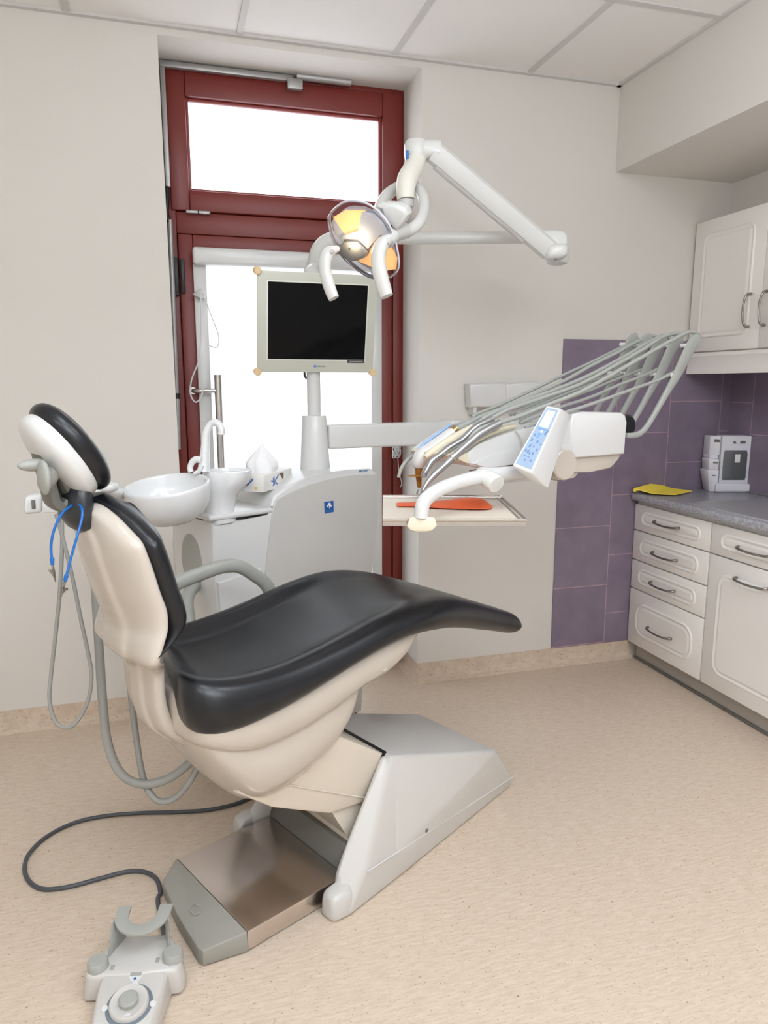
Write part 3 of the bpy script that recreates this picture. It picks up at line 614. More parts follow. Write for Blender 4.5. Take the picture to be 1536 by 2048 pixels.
# bib cord with clips
bc_ = thing('bib_clip_cord', 'blue bib cord with two metal clips hanging from the headrest neck', 'bib clip', D(130, 1160, 1.46))
bm = NB(); tube(bm, [D(104, 1120, 1.46), D(102, 1092, 1.46), D(108, 1060, 1.46), D(122, 1030, 1.47), D(140, 1013, 1.5), D(152, 1007, 1.52), D(163, 1015, 1.49), D(164, 1035, 1.475), D(155, 1070, 1.46), D(143, 1112, 1.455), D(132, 1155, 1.45)], .0028, 8, 6); obj('cord', bm, 'blue', bc_)
for p0, p1, p2, wing in ((D(104, 1115, 1.46), D(105, 1130, 1.46), D(111, 1164, 1.46), D(97, 1140, 1.455)), (D(133, 1150, 1.45), D(130, 1163, 1.45), D(120, 1200, 1.45), D(134, 1178, 1.445))):
    bm = NB(); tube(bm, [p0, p0+(p1-p0)*.15, p1], [.004, .0045, .0035], 10, 2); obj('cord_sleeve', bm, 'blue', bc_)
    bm = NB(); tube(bm, [p1, p1+(p2-p1)*.4, p2], [.003, .0046, .0014], 10, 3, r2=[.002, .003, .001]); cl = obj('clip', bm, 'nickel', bc_)
    bm = NB(); tube(bm, [wing, wing*.5+(p1*.5+p2*.5)*.5, p1*.2+p2*.8], [.0028, .0025, .001], 8, 2); obj('clip_lever', bm, 'nickel', cl)
# ================================================================== FOOT CONTROL
fu = V((.975, -.22, 0)).normalized(); fv = V((.22, .975, 0)).normalized(); FO = V((-.145, 1.56, 0))
def fc(u, v, z): return FO+fu*u+fv*v+UZ*z
ft = thing('foot_control', 'grey foot control with round dial, two knobs and carrying loop', 'foot switch', fc(0, -.05, 0))
bm = NB(); hull(bm, [fc(u, v, z) for z, k in ((.004, 1.06), (.072, .96)) for u, v in ((-.106*k, -.026), (-.114*k, -.008), (-.112*k, .018), (-.07*k, .1*k), (.06*k, .1*k), (.1*k, .04), (.108*k, .01), (.1*k, -.018), (0, -.026))], .010, 3); fb = obj('body', bm, 'base', ft)
bm = NB(); hull(bm, [fc(u, v, z) for u, v, z in ((-.082, .0, .004), (.086, .0, .004), (.075, -.2, .004), (-.062, -.2, .004), (-.072, -.016, .070), (.078, -.012, .070), (.052, -.2, .042), (-.045, -.2, .042), (.070, -.10, .0585))], .006, 3); fwdg = obj('pedal_plate', bm, 'base', ft)
pv = (fc(0, -.016, .070)-fc(0, -.2, .042)).normalized(); pn = fu.cross(pv)
def fp(u, v, h=0): return fc(0, -.016, .0702)+fu*u+pv*v+pn*h
dcn = fp(.012, -.080, .0)
bm = NB(); disc(bm, dcn-pn*.004, pn, .050, .0062, 40, .001); obj('dial_ring', bm, 'inkg', ft, 'dark grey ring round the dial')
bm = NB(); lathe(bm, [(.042, -.002), (.042, .010), (.039, .014), (.032, .013), (.025, .009), (.001, .009)], dcn+pn*.001, pn, 40); dl = obj('dial', bm, 'base', ft)
bm = NB(); lathe(bm, [(.0205, 0), (.0205, .012), (.017, .016), (.001, .017)], dcn+pn*.009, pn, 28); obj('dial_button', bm, 'grey', dl)
bm = NB(); prism(bm, [dcn+pn*.0135+fu*a+pv*b for a, b in ((-.004, -.04), (.012, -.038), (.012, -.028), (.002, -.028), (.002, -.032), (-.004, -.032))], pn*.001); obj('dial_mark', bm, 'white', dl)
for a, b in ((0, .051), (.051, 0), (-.051, -.005)):
    bm = NB(); disc(bm, dcn+fu*a+pv*b-pn*.002, pn, .0075, .006, 16, .0015); obj('rim_button', bm, 'white', ft)
bm = NB(); box(bm, -.008, .008, -.075, -.05, 0, .007, .002, 2, lambda a, b, d: dcn+fu*a+pv*b+pn*(d-.001)); obj('rim_tab', bm, 'white', ft)
bm = NB(); prism(bm, [fp(a+.008, b, -.001) for a, b in ((-.015, -.002), (.015, -.002), (.015, -.012), (.010, -.024), (-.008, -.024), (-.015, -.012))], pn*.002, 0); ind = obj('indicator_field', bm, 'white', ft)
bm = NB(); box(bm, -.005, .02, -.011, -.003, 0, .003, 0, 1, lambda a, b, d: fp(a, b, d-.001)); obj('indicator_slot', bm, 'grey', ind)
bm = NB(); disc(bm, fp(.008, -.0175, .0), pn, .003, .0015, 12); obj('indicator_dot', bm, 'bluelab', ind)
for u, v in ((-.085, .002), (.082, .018)):
    bm = NB(); lathe(bm, [(.024, 0), (.023, .016), (.020, .021), (.001, .0215)], fc(u, v, .070), UZ, 28); obj('knob', bm, 'grey', ft)
    sgn = 1 if u < 0 else -1
    bm = NB(); box(bm, -.005, .004, -.008, .007, 0, .0012, 0, 1, lambda a, b, d: fc(u+sgn*.034+a, v+b-.004, .0718+d)); o_k = obj('knob_symbol', bm, 'grey', ft)
bm = NB()
arc = [fc(.05*math.sin(a), .088-.052*math.cos(a), .140-.006*math.cos(a)) for a in [math.radians(-88+i*176/14) for i in range(15)]]
arc = [fc(-.05, .108, .14)]+arc[1:-1]+[fc(.05, .108, .14)]
tube(bm, arc, .0165, 12, 2, r2=.0048, upv=UZ, power=.5); hl = obj('carry_handle', bm, 'grey', ft)
for s in (-1, 1):
    bm = NB(); hull(bm, [fc(s*u+d*.55*s, v+d, z) for u, v, z in ((.072, .032, .068), (.05, .098, .068), (.066, .07, .139), (.052, .11, .139)) for d in (0, -.006)]+[fc(s*.068, .055, .139)], .002); obj('handle_leg', bm, 'grey', hl)

bm = NB()
tube(bm, [fc(.055, .085, .02)]+[at(x, y, Z=.0065) for x, y in ((316, 1806), (321, 1785), (312, 1757), (285, 1743), (250, 1744), (200, 1757), (135, 1774), (85, 1778), (58, 1762), (49, 1735), (60, 1705), (95, 1672), (150, 1645), (210, 1632), (280, 1626), (350, 1624), (415, 1620), (470, 1608), (520, 1588), (570, 1572))], .0062, 10, 5)
obj('cable', bm, 'cable', ft, 'dark grey cable curling over the floor')
# ================================================================== WATER UNIT TOWER
TW = -.5
def tw(x, y, o=TW): return PL(x, y, c(0, o, 0), CW)
un = thing('dental_unit_tower', 'white unit tower with grey side panel standing beyond the chair', 'dental unit', c(.5, -.65, 0))
out = [(0.17, .09), (.80, .09)]
body_px = [(741, 1160), (748, 1110), (757, 1050), (757, 948), (745, 938), (700, 939), (650, 946), (610, 957), (575, 972), (548, 992), (541, 1012), (540, 1036), (425, 1047)]
pts = [c(.19, TW, .09), c(.80, TW, .09)]+[tw(x, y) for x, y in body_px]+[tw(428, 1120)]
bm = NB(); prism(bm, pts, -CW*.30, .012, 3); tb = obj('tower_body', bm, 'white', un)
pan = [tw(x, y, TW+.006) for x, y in ((741, 1156), (748, 1108), (755, 1048), (754, 949), (720, 950), (690, 953), (655, 960), (620, 970), (585, 984), (560, 995), (551, 1003), (546, 1020), (541, 1060), (535, 1110), (530, 1160), (527, 1240), (728, 1240))]
bm = NB(); prism(bm, pan, -CW*.014, .002, 1); sp_ = obj('side_panel', bm, 'panel', un, 'light grey side panel')
bm = NB(); prism(bm, [tw(x, y, TW+.008) for x, y in ((649, 1004), (667, 1001.5), (667.5, 1023.5), (650, 1027))], -CW*.003); sg = obj('safety_label', bm, 'bluelab', un, 'blue square label with white pictogram')
bm = NB()
for q in ([(655, 1008), (659, 1005), (662, 1007), (661.5, 1012), (659.5, 1018), (658, 1012)], [(653, 1012), (656, 1011), (656, 1013.5), (653.5, 1014)], [(661.5, 1010), (664, 1010.5), (664, 1013), (662, 1013)]):
    prism(bm, [tw(x, y, TW+.0085) for x, y in q], -CW*.001)
obj('pictogram', bm, 'card', sg)
bm = NB(); prism(bm, [tw(x, y, TW+.0085) for x, y in ((652, 1022.6), (665, 1020.2), (665, 1021.8), (652, 1024.2))], -CW*.001); obj('label_line', bm, 'bluetxt', sg)
text('SIRONA', .0125, tw(717.5, 944.6, TW+.0018), CA, UZ, 'lettering', 'bluetxt', tb)
bm = NB(); box(bm, .22, .80, -.76, -.53, 0, .10, .006, 2, lambda a, b, d: c(a, b, d)); obj('foot', bm, 'dgrey', un)
# shelf part carrying the bowl
bm = NB(); box(bm, .152, .40, -.80, -.497, .958, .978, .008, 3, lambda a, b, d: c(a, b, d)); obj('top_ledge', bm, 'white', un)
bm = NB(); blob(bm, c(.168, -.66, .80), (CW*.08, UZ*.1, CA*.012), 12, 24); obj('hose_recess', bm, 'grey', un)
bm = NB(); tube(bm, [c(.16, -.63, .72), c(.10, -.58, .68), c(.09, -.52, .55), c(.14, -.49, .35), c(.22, -.48, .14)], .022, 12, 5); obj('drain_hose', bm, 'grey', un)
bm = NB(); prism(bm, [c(t, TW+.012, z) for t, z in ((.17, .75), (.34, .77), (.33, .12), (.20, .12))], -CW*.02, .008, 2); obj('front_cover', bm, 'white', un)
# post
pb = D(630, 932, 2.78); 
bm = NB(); k = 2.78/F
lathe(bm, [(.034*0+30*k, -.03), (30*k, .0), (29*k, .02), (24*k, .19), (23*k, .194), (12*k, .195)], pb, UZ, 36); obj('post_foot', bm, 'white', un)
bm = NB(); lathe(bm, [(13.4*k, 0), (13.4*k, .5)], pb+UZ*.19, UZ, 28); obj('post', bm, 'white', un)
# spittoon
bw = thing('spittoon', 'white porcelain spittoon bowl with swan neck tap beside the chair back', 'spittoon', D(440, 1035, 2.42))
bcn = D(346, 1043, 2.30); k = 2.30/F
tax = (UZ-RH*.07-FH*.17).normalized()
bm = NB()
lathe(bm, [(.02, -.002), (28*k, .0), (48*k, .008), (66*k, .028), (78*k, .058), (83*k, .09), (84*k, .115), (83.5*k, .122), (81*k, .126), (77*k, .124), (75*k, .118), (72*k, .09), (60*k, .055), (35*k, .038), (.012, .034), (.001, .034)], bcn, tax, 48, sy=.92, fr=((tax.cross(RH).cross(tax)).normalized(), tax.cross((tax.cross(RH).cross(tax)).normalized()), tax)); obj('bowl', bm, 'porc', bw)
bm = NB(); kk = 2.42/F
def nr(x, y, a, b, d=2.42, n=28, p=1): 
    q = D(x, y, d); return [q+RH*(a*kk*math.copysign(abs(math.cos(2*math.pi*i/n))**p, math.cos(2*math.pi*i/n)))+FH*(b*kk*math.copysign(abs(math.sin(2*math.pi*i/n))**p, math.sin(2*math.pi*i/n))) for i in range(n)]
loft(bm, [nr(440, 1037, 28, 28), nr(440, 1020, 28, 29), nr(441, 1003, 30, 32), nr(442, 988, 34, 36), nr(447, 974, 42, 42), nr(453, 962, 46, 44, p=.9), nr(456, 948, 46, 45, p=.75), nr(457, 940, 45, 44, p=.7), nr(457, 940, 40, 38, p=.7), nr(457, 946, 38, 36, p=.7)])
obj('neck_trough', bm, 'porc', bw)
bm = NB(); lathe(bm, [(32*kk, 0), (32*kk, .012)], D(440, 1042, 2.42), UZ, 32); obj('collar', bm, 'white', bw)
bm = NB(); tube(bm, [D(x, y, 2.36) for x, y in ((407, 944), (408, 925), (410, 900), (411, 875), (416, 855), (427, 845), (438, 849), (443, 860), (442, 869))], [.020, .017, .0145, .0125, .0115, .0115, .0115, .0115, .0115], 16, 5); fa = obj('tap', bm, 'porc', bw)
bm = NB(); tube(bm, [D(x, y, 2.34) for x, y in ((402, 921), (392, 919), (384, 925), (380, 936), (382, 944))], [.011, .011, .010, .009, .009], 12, 5); obj('cup_filler', bm, 'porc', fa)
bm = NB(); tube(bm, [D(x, y, 2.335) for x, y in ((403, 930), (398, 942), (388, 947))], [.009, .008, .006], 12, 4); obj('filler_base', bm, 'porc', fa)
# tissue box
tz = thing('tissue_box', 'flower print tissue box standing on the unit tower beside the post', 'tissue box', D(530, 985, 2.46))
n0 = D(528, 985, 2.47); lx = (RH*.28+FH*.96).normalized(); sx_ = V((-lx.y, lx.x, 0)); 
def TB(a, b, z): return n0+lx*a+sx_*b+UZ*z
bm = NB(); hexa(bm, [TB(0, 0, 0), TB(.24, 0, 0), TB(.24, .085, 0), TB(0, .085, 0), TB(0, 0, .058), TB(.24, 0, .058), TB(.24, .085, .058), TB(0, .085, .058)], .002); bx_ = obj('carton', bm, 'card', tz)
bm = NB()
def petal(f, cx, cz, ang, L, w):
    pts = []
    for i in range(8):
        a = 2*math.pi*i/8; x, y = L/2+L/2*math.cos(a), w*math.sin(a); pts.append(f(cx+x*math.cos(ang)-y*math.sin(ang), cz+x*math.sin(ang)+y*math.cos(ang)))
    return pts
for an, L in ((1.6, .022), (.5, .05), (2.2, .02), (2.9, .03), (-2.3, .02), (-1.3, .014), (-.4, .03)):
    prism(bm, petal(lambda a, z: TB(a, -.0006, z), .085, .026, an, L*1.0, .0035), sx_*.001)
for an in (.9, 2.3, -.6): prism(bm, petal(lambda a, z: TB(-.0006, a, z), .052, .032, an, .02, .004), lx*.001)
for a in (.18, .2, .215): prism(bm, petal(lambda q, z: TB(q, -.0006, z), a, .012, .9, .014, .003), sx_*.001)
obj('flower_print', bm, mat('print_blue', (92, 118, 176), .5), bx_)
bm = NB(); prism(bm, [TB(a, -.0006, z) for a, z in ((.13, .052), (.165, .05), (.165, .035), (.158, .026), (.14, .042))], sx_*.001); obj('gold_print', bm, mat('print_gold', (96, 80, 40), .5), bx_)
bm = NB(); disc(bm, TB(-.0006, .03, .014), lx, .006, .001, 12); obj('orange_dot', bm, mat('print_orange', (226, 180, 110), .5), bx_)
bm = NB(); rings = []
tp0 = TB(.09, .045, .055)
for i in range(9):
    v = i/8; z = v*.108-.004
    sp2 = [.040, .050, .057, .056, .047, .035, .024, .013, .003][i]
    ring = []
    for k_ in range(36):
        a = 2*math.pi*k_/36; fold = 1+.16*math.sin(7*a+2*v)+.08*math.sin(13*a)
        ring.append(tp0+RH*(sp2*1.02*math.cos(a)*(1+.05*math.sin(5*a))-.006*(1-v))+FH*(sp2*.42*fold*math.sin(a))+UZ*z)
    rings.append(ring)
loft(bm, rings); obj('tissue', bm, 'tissue', tz, 'crumpled white tissue pulled up', smooth=60)
# ---------------------------------------------------------------- monitor
mn = thing('monitor', 'grey framed flat monitor with black screen on the post', 'monitor', D(635, 745, 2.66))
mc = D(635.5, 648, 2.62); mx = V((math.cos(.04), math.sin(.04), 0)); tl = math.radians(11)
my = (UZ*math.cos(tl)-V((-mx.y, mx.x, 0))*math.sin(tl)).normalized(); mz = mx.cross(my)   # mz faces the room
def MP(a, b, d=0): return mc+mx*a+my*b+mz*d
mw, mh = .222, .178
bm = NB(); hull(bm, [MP(s*mw, u*mh, 0) for s in (1, -1) for u in (1, -1)]+[MP(s*(mw-.012), u*(mh-.012), -.055) for s in (1, -1) for u in (1, -1)], .006, 2); obj('bezel', bm, 'monit', mn)
bm = NB(); box(bm, -.182, .184, -.128, .141, -.004, .0012, 0, 1, MP); sc = obj('screen', bm, 'scr', mn, 'black switched off screen')
bm = NB(); frame_pts = [(-.187, -.133), (.189, -.133), (.189, .146), (-.187, .146)]; inn = [(-.182, -.128), (.184, -.128), (.184, .141), (-.182, .141)]
a = [bm.verts.new(MP(*p, .0002)) for p in frame_pts]; b = [bm.verts.new(MP(*p, .0014)) for p in inn]
for i in range(4): bm.faces.new((a[i], a[(i+1) % 4], b[(i+1) % 4], b[i]))
obj('screen_rim', bm, mat('rim_light', (226, 227, 218), .4), mn)
for s, u in ((-1, 1), (-1, -1), (1, -1), (1, 1)):
    bm = NB(); lathe(bm, [(.0135, -.012), (.0135, .010), (.011, .0135), (.005, .0145), (.001, .0135)], MP(s*(mw-.003), u*(mh-.003), -.003), mz, 24); obj('corner_bumper', bm, 'tan', mn, 'tan rubber corner bumper')
bm = NB(); prism(bm, [MP(a, b, -.0005) for a, b in ((-.0125, -.1535), (-.006, -.147), (.0005, -.1535), (-.006, -.160))], mz*.0016); lg = obj('logo_diamond', bm, mat('logo_blue', (60, 96, 170), .4), mn)
bm = NB(); disc(bm, MP(-.006, -.1535, .0008), mz, .0028, .0008, 14); obj('logo_dot', bm, mat('logo_light', (150, 190, 235), .4), lg)
text('SIRONA', .0085, MP(.004, -.1565, .0004), mx, my, 'lettering', 'inkg', mn)
bm = NB(); box(bm, .118, .184, -.14, -.1285, -.002, .0012, 0, 1, MP); ct = obj('corner_tag', bm, 'dgrey', mn); ct.data.materials[0] = mat('tag_dark', (62, 60, 62), .4)
bm = NB(); box(bm, .126, .178, -.1355, -.1325, -.001, .0016, 0, 1, MP); obj('tag_print', bm, 'grey', ct)
bm = NB(); box(bm, -.06, .06, -.05, .05, -.085, -.05, .008, 2, MP); obj('bracket', bm, 'white', mn)
bm = NB(); tube(bm, [MP(-.036, -.15, -.04), MP(-.036, -.19, -.04), MP(-.028, -.205, -.04), MP(-.012, -.195, -.04), MP(-.004, -.15, -.04)], .0045, 8, 5); obj('cable', bm, 'cable', mn)
# ---------------------------------------------------------------- lamp
lp = thing('operating_lamp', 'white operating lamp with lit warm reflector on a folding arm', 'lamp', pb+UZ*.8)
def G(x, y, d): return D(x, y, d)
p0 = pb+UZ*.66
bm = NB(); tube(bm, [p0, p0+UZ*.05, G(630, 535, 2.77), G(640, 500, 2.75), G(665, 480, 2.73), G(720, 476, 2.72)], [.026, .03, .034, .034, .03, .026], 18, 6); obj('pole_bend', bm, 'lampw', lp)
bm = NB(); tube(bm, [G(715, 476.5, 2.72), G(900, 476, 2.7), G(1085, 474, 2.68)], [.0225, .0225, .0222], 18, 2); obj('swing_arm', bm, 'lampw', lp)
bm = NB(); prism(bm, [G(x, y, 2.64) for x, y in ((1066, 461), (1112, 459), (1128, 462), (1136, 470), (1136, 489), (1100, 491), (1093, 484), (1072, 484))], FH*.06, .008, 3); el = obj('elbow', bm, 'lampw', lp)
bm = NB(); lathe(bm, [(.040, 0), (.042, .008), (.042, .05), (.036, .062), (.02, .068)], G(1116, 492, 2.66), -UZ, 30); obj('knuckle', bm, 'lampw', el)
# spring arm
sa, sb = G(1100, 502, 2.60), G(866, 303, 2.42)
sdir = (sb-sa).normalized(); sside = FH*.8-RH*.1; sside = (sside-sdir*sside.dot(sdir)).normalized(); sup = sdir.cross(sside)
if sup.z < 0: sup = -sup
bm = NB()
def sr(p, h, w): return [p+sup*a*h+sside*b*w for a, b in ((1, -.55), (1, .55), (.6, 1), (-.5, 1), (-1, .6), (-1, -.6), (-.5, -1), (.6, -1))]
loft(bm, [sr(sa, .033, .03), sr(sa*.5+sb*.5, .033, .03), sr(sb, .033, .03)]); spa = obj('spring_arm', bm, 'lampw', lp)
bm = NB(); tube(bm, [sa*.8+sb*.2-sup*.03, sa*.06+sb*.94-sup*.03], .014, 12, 1); obj('spring_rod', bm, 'base', spa)
bm = NB(); blob(bm, G(1112, 505, 2.585), ((RH*.9+UZ*.1)*.045, UZ*.028, FH*.036), 14, 22, .7, .7); obj('lower_cap', bm, 'lampw', spa)
bm = NB(); disc(bm, G(1112, 518, 2.55), FH, .003, .01, 10); obj('screw', bm, 'dgrey', spa)
# head joint
bm = NB(); tube(bm, [G(880, 301, 2.42), G(862, 300, 2.42), G(840, 300, 2.42)], [.031, .033, .03], 20, 3, r2=.03, power=.8); lathe(bm, [(.036, -.03), (.04, -.01), (.04, .022), (.034, .034), (.018, .038)], G(832, 304, 2.42), UZ, 30); hj = obj('head_joint', bm, 'lampw', lp)
bm = NB(); box(bm, -.006, .004, -.004, .004, -.014, .012, .001, 1, lambda a, b, d: G(815, 309, 2.385)+RH*a+FH*b+UZ*d); obj('blue_tab', bm, 'blue', hj)
bm = NB(); tube(bm, [G(833, 318, 2.42), G(825, 340, 2.40), G(815, 358, 2.37), G(811, 380, 2.36), G(812, 400, 2.36)], [.033, .034, .034, .031, .029], 20, 5); dl_ = obj('drop_link', bm, 'ivory', lp); dl_.data.materials[0] = mat('lamp_ivory', (228, 225, 214), .32)
bm = NB(); lathe(bm, [(.0265, 0), (.026, .022), (.022, .024), (.001, .024)], G(812, 400, 2.36), -UZ, 24); obj('end_cap', bm, 'panel', dl_)
bm = NB(); tube(bm, [G(757, 424, 2.34), G(766, 402, 2.40), G(784, 382, 2.45), G(808, 371, 2.46), G(831, 374, 2.43), G(845, 392, 2.36), G(848, 418, 2.28), G(840, 443, 2.20), G(820, 460, 2.155), G(795, 468, 2.13)], [.019, .020, .0195, .019, .0185, .018, .0175, .0175, .0175, .0175], 16, 6); obj('yoke', bm, 'lampw', lp)
bm = NB(); tube(bm, [G(814, 461, 2.145), G(790, 468, 2.12), G(770, 478, 2.09)], [.0215, .0225, .020], 18, 3); obj('yoke_joint', bm, 'panel', lp)
# head: reflector dish inside a clear front shield
ln = (-FH*.80-RH*.42-UZ*.42).normalized()      # looks at the camera side, left and down
lc = G(727, 482, 2.12)
def LM(x, y, h=0): return PL(x, y, lc+ln*h, ln)
outl = cat([V((x, y, 0)) for x, y in ((657, 437), (668, 418), (691, 404), (724, 406), (752, 422), (774, 448), (788, 484), (795, 520), (792, 543), (772, 558), (744, 555), (714, 538), (686, 512), (666, 476))], 4, True)
cx_, cy_ = 728, 482
def oring(s, h, dx=0, dy=0): return [LM(cx_+dx+(p.x-cx_)*s, cy_+dy+(p.y-cy_)*s)+ln*h for p in outl]
bm = NB(); loft(bm, [oring(1, -.012), oring(1.0, .0), oring(.985, .012), oring(.9, .024), oring(.7, .034), oring(.4, .04), oring(.05, .042)]); sh = obj('clear_shield', bm, 'shield', lp, smooth=70)
bm = NB(); tube(bm, oring(1.0, -.008)+[oring(1.0, -.008)[0]], .0035, 8, 1); obj('shield_rim', bm, mat('rim_clear', (214, 212, 224), .15, coat=.4), sh)
bm = NB(); loft(bm, [oring(.86, -.016), oring(.82, -.03), oring(.6, -.05), oring(.2, -.06)]); rf = obj('reflector_dish', bm, 'refl', lp)
def lpan(q, h, mt, nm, par, th=.004):
    bm = NB(); prism(bm, [LM(x, y)+ln*h for x, y in q], -ln*th, 0); return obj(nm, bm, mt, par)
lpan([(663, 436), (688, 422), (728, 423), (722, 446), (717, 461), (688, 473)], -.010, 'warm', 'lit_facet', rf)
lpan([(754, 474), (770, 480), (791, 518), (789, 541), (758, 543), (712, 524), (733, 513), (740, 496)], -.010, 'warm', 'lit_facet', rf)
lpan([(664, 438), (688, 472), (684, 490), (668, 472), (660, 448)], -.009, 'panel', 'grey_facet', rf)
lpan([(724, 424), (745, 428), (764, 446), (776, 470), (760, 470), (735, 498), (716, 478), (686, 478), (684, 472), (716, 462), (720, 440)], .0, 'refl', 'bulb_bracket', rf, .012)
bm = NB(); prism(bm, [LM(x, y)+ln*.022 for x, y in ((684, 486), (695, 481), (716, 483), (729, 494), (737, 503), (734, 512), (712, 519), (692, 512), (683, 500))], -ln*.024, .004, 2); bh = obj('bulb_housing', bm, 'grey', rf)
for q in ((706, 493),): 
    bm = NB(); disc(bm, LM(*q)+ln*.022, ln, .003, .001, 10); obj('screw', bm, 'dgrey', bh)
bl_ = bpy.data.lights.new('lamp_bulb', 'POINT'); bl_.energy = .2; bl_.color = (1, .8, .55); bl_.shadow_soft_size = .012
blo = bpy.data.objects.new('lamp_bulb', bl_); COL.objects.link(blo); blo.location = LM(716, 478)+ln*.03
# back housing and handles
bm = NB(); prism(bm, [LM(x, y)-ln*.03 for x, y in ((743, 419), (757, 413), (782, 415), (800, 424), (805, 437), (795, 456), (782, 470), (770, 448))], -ln*.05, .012, 3); obj('head_housing', bm, 'lampw', lp)
bm = NB(); tube(bm, [G(786, 472, 2.10), G(776, 484, 2.07)], [.019, .017], 14, 2); hb = obj('handle_hub', bm, 'lampw', lp)
bm = NB(); tube(bm, [G(776, 478, 2.055), G(765, 487, 2.04), G(758, 504, 2.03), G(757, 528, 2.025), G(762, 555, 2.02), G(768, 577, 2.02), G(773, 593, 2.02)], [.018, .0215, .0215, .021, .021, .0205, .019], 16, 5, r2=[.014, .017, .017, .017, .017, .016, .015], power=.8); hR = obj('handle', bm, 'lampw', lp)
bm = NB(); tube(bm, [G(772, 483, 2.033)+V((0, 0, .006)), G(772, 488, 2.03), G(770, 492, 2.03)], .0075, 12, 2); obj('handle_screw', bm, 'dgrey', hR)
bm = NB(); tube(bm, [G(672, 498, 2.09), G(659, 503, 2.07), G(651, 517, 2.06), G(650, 540, 2.055), G(656, 565, 2.05), G(662, 583, 2.05), G(668, 597, 2.05)], [.014, .0185, .0185, .0175, .0175, .017, .0155], 16, 5, r2=[.010, .014, .014, .014, .014, .013, .012], power=.8); hL = obj('handle', bm, 'lampw', lp)
bm = NB(); disc(bm, G(664, 502, 2.045), FH, .0055, .008, 14); obj('handle_screw', bm, 'alu', hL)
# ---------------------------------------------------------------- swing arm to the delivery unit
du = thing('delivery_unit', 'white instrument delivery unit with control panel on a swing arm', 'delivery unit', D(1120, 930, 2.2))
a0 = D(652, 873, 2.79); a1 = V((1.13, 2.82, a0.z))
da = (a1-a0).normalized(); dn = V((-da.y, da.x, 0))
bm = NB(); hexa(bm, [a0+dn*s*.035+UZ*z for s, z in ((-1, -.047), (-1, .047), (1, .047), (1, -.047))]+[a1+dn*s*.035+UZ*z for s, z in ((-1, -.047), (-1, .047), (1, .047), (1, -.047))], .01, 3); obj('swing_arm', bm, 'white', du)
DO = D(932, 912, 1.97); ee = (RH*math.cos(math.radians(30))+FH*math.sin(math.radians(30))); en = V((-ee.y, ee.x, 0))
def E_(x, y, o=0): return PL(x, y, DO+en*o, en)
bm = NB(); lathe(bm, [(.055, -.05), (.055, .045), (.05, .052)], a1+UZ*-.0, UZ, 28); obj('arm_joint', bm, 'white', du)
ej = E_(1130, 930, .12)
bm = NB(); tube(bm, [a1-UZ*.07, a1*.66+ej*.34-UZ*.03, a1*.33+ej*.67-UZ*.03, ej-UZ*.02], .03, 14, 4, r2=.024, power=.7); obj('forearm', bm, 'white', du)
# near body block
bm = NB(); prism(bm, [E_(x, y) for x, y in ((1143, 843), (1147, 828), (1165, 824), (1243, 825), (1252, 831), (1253, 845), (1250, 908), (1143, 917))], en*.27, .006, 3); obj('body_block', bm, 'white', du)
bm = NB(); prism(bm, [E_(x, y, .012) for x, y in ((1120, 914), (1244, 907), (1238, 919), (1222, 937), (1180, 944), (1125, 948))], en*.22, .006, 2); obj('belly', bm, 'cream', du)
bm = NB(); prism(bm, [E_(x, y, .004) for x, y in ((934, 905), (958, 889), (995, 873), (1030, 862), (1090, 848), (1146, 838), (1146, 917), (1060, 924), (1027, 929), (976, 939), (942, 932), (935, 926))], en*.25, .008, 3); ns = obj('nose', bm, 'white', du)
bm = NB(); prism(bm, [E_(x, y, .0015) for x, y in ((943, 927), (990, 907), (1041, 896), (1143, 888), (1143, 916), (1060, 923), (1027, 928), (976, 938))], en*.01, .002, 1); obj('nose_facet', bm, 'base', ns); bpy.data.objects['nose_facet'].data.materials[0] = M['white']
bm = NB(); tube(bm, [E_(1031, 862, -.0), E_(1041, 875, -.0), E_(1044, 896, -.0)], .0016, 6, 4); obj('joint_line', bm, 'panel', ns)
bm = NB(); prism(bm, [E_(x, y, .0) for x, y in ((915, 914), (935, 904), (938, 928), (933, 926), (917, 919))], en*.24, .003, 2); obj('nose_cap', bm, 'ivory', du)
bm = NB(); disc(bm, E_(1132, 930, -.03), en, 31*2.12/F, .07, 36, .004); obj('knuckle', bm, 'cream', du)
bm = NB(); prism(bm, [E_(x, y, .02) for x, y in ((1100, 944), (1157, 928), (1160, 945), (1150, 957), (1115, 962))], en*.12, .008, 2); obj('knuckle_base', bm, 'cream', du)
# instrument saddles
for i, o in enumerate((.02, .085, .15, .21)):
    sx0 = -6*i
    bm = NB(); tube(bm, [E_(x, y, o) for x, y in ((912+sx0, 922), (918+sx0, 906), (945+sx0, 885), (980+sx0, 867), (1012+sx0, 856), (1030+sx0, 853))], [.008, .012, .014, .014, .013, .008], 10, 4, r2=[.01, .012, .009, .008, .008, .006]); obj('instrument_saddle', bm, 'ivory', du)
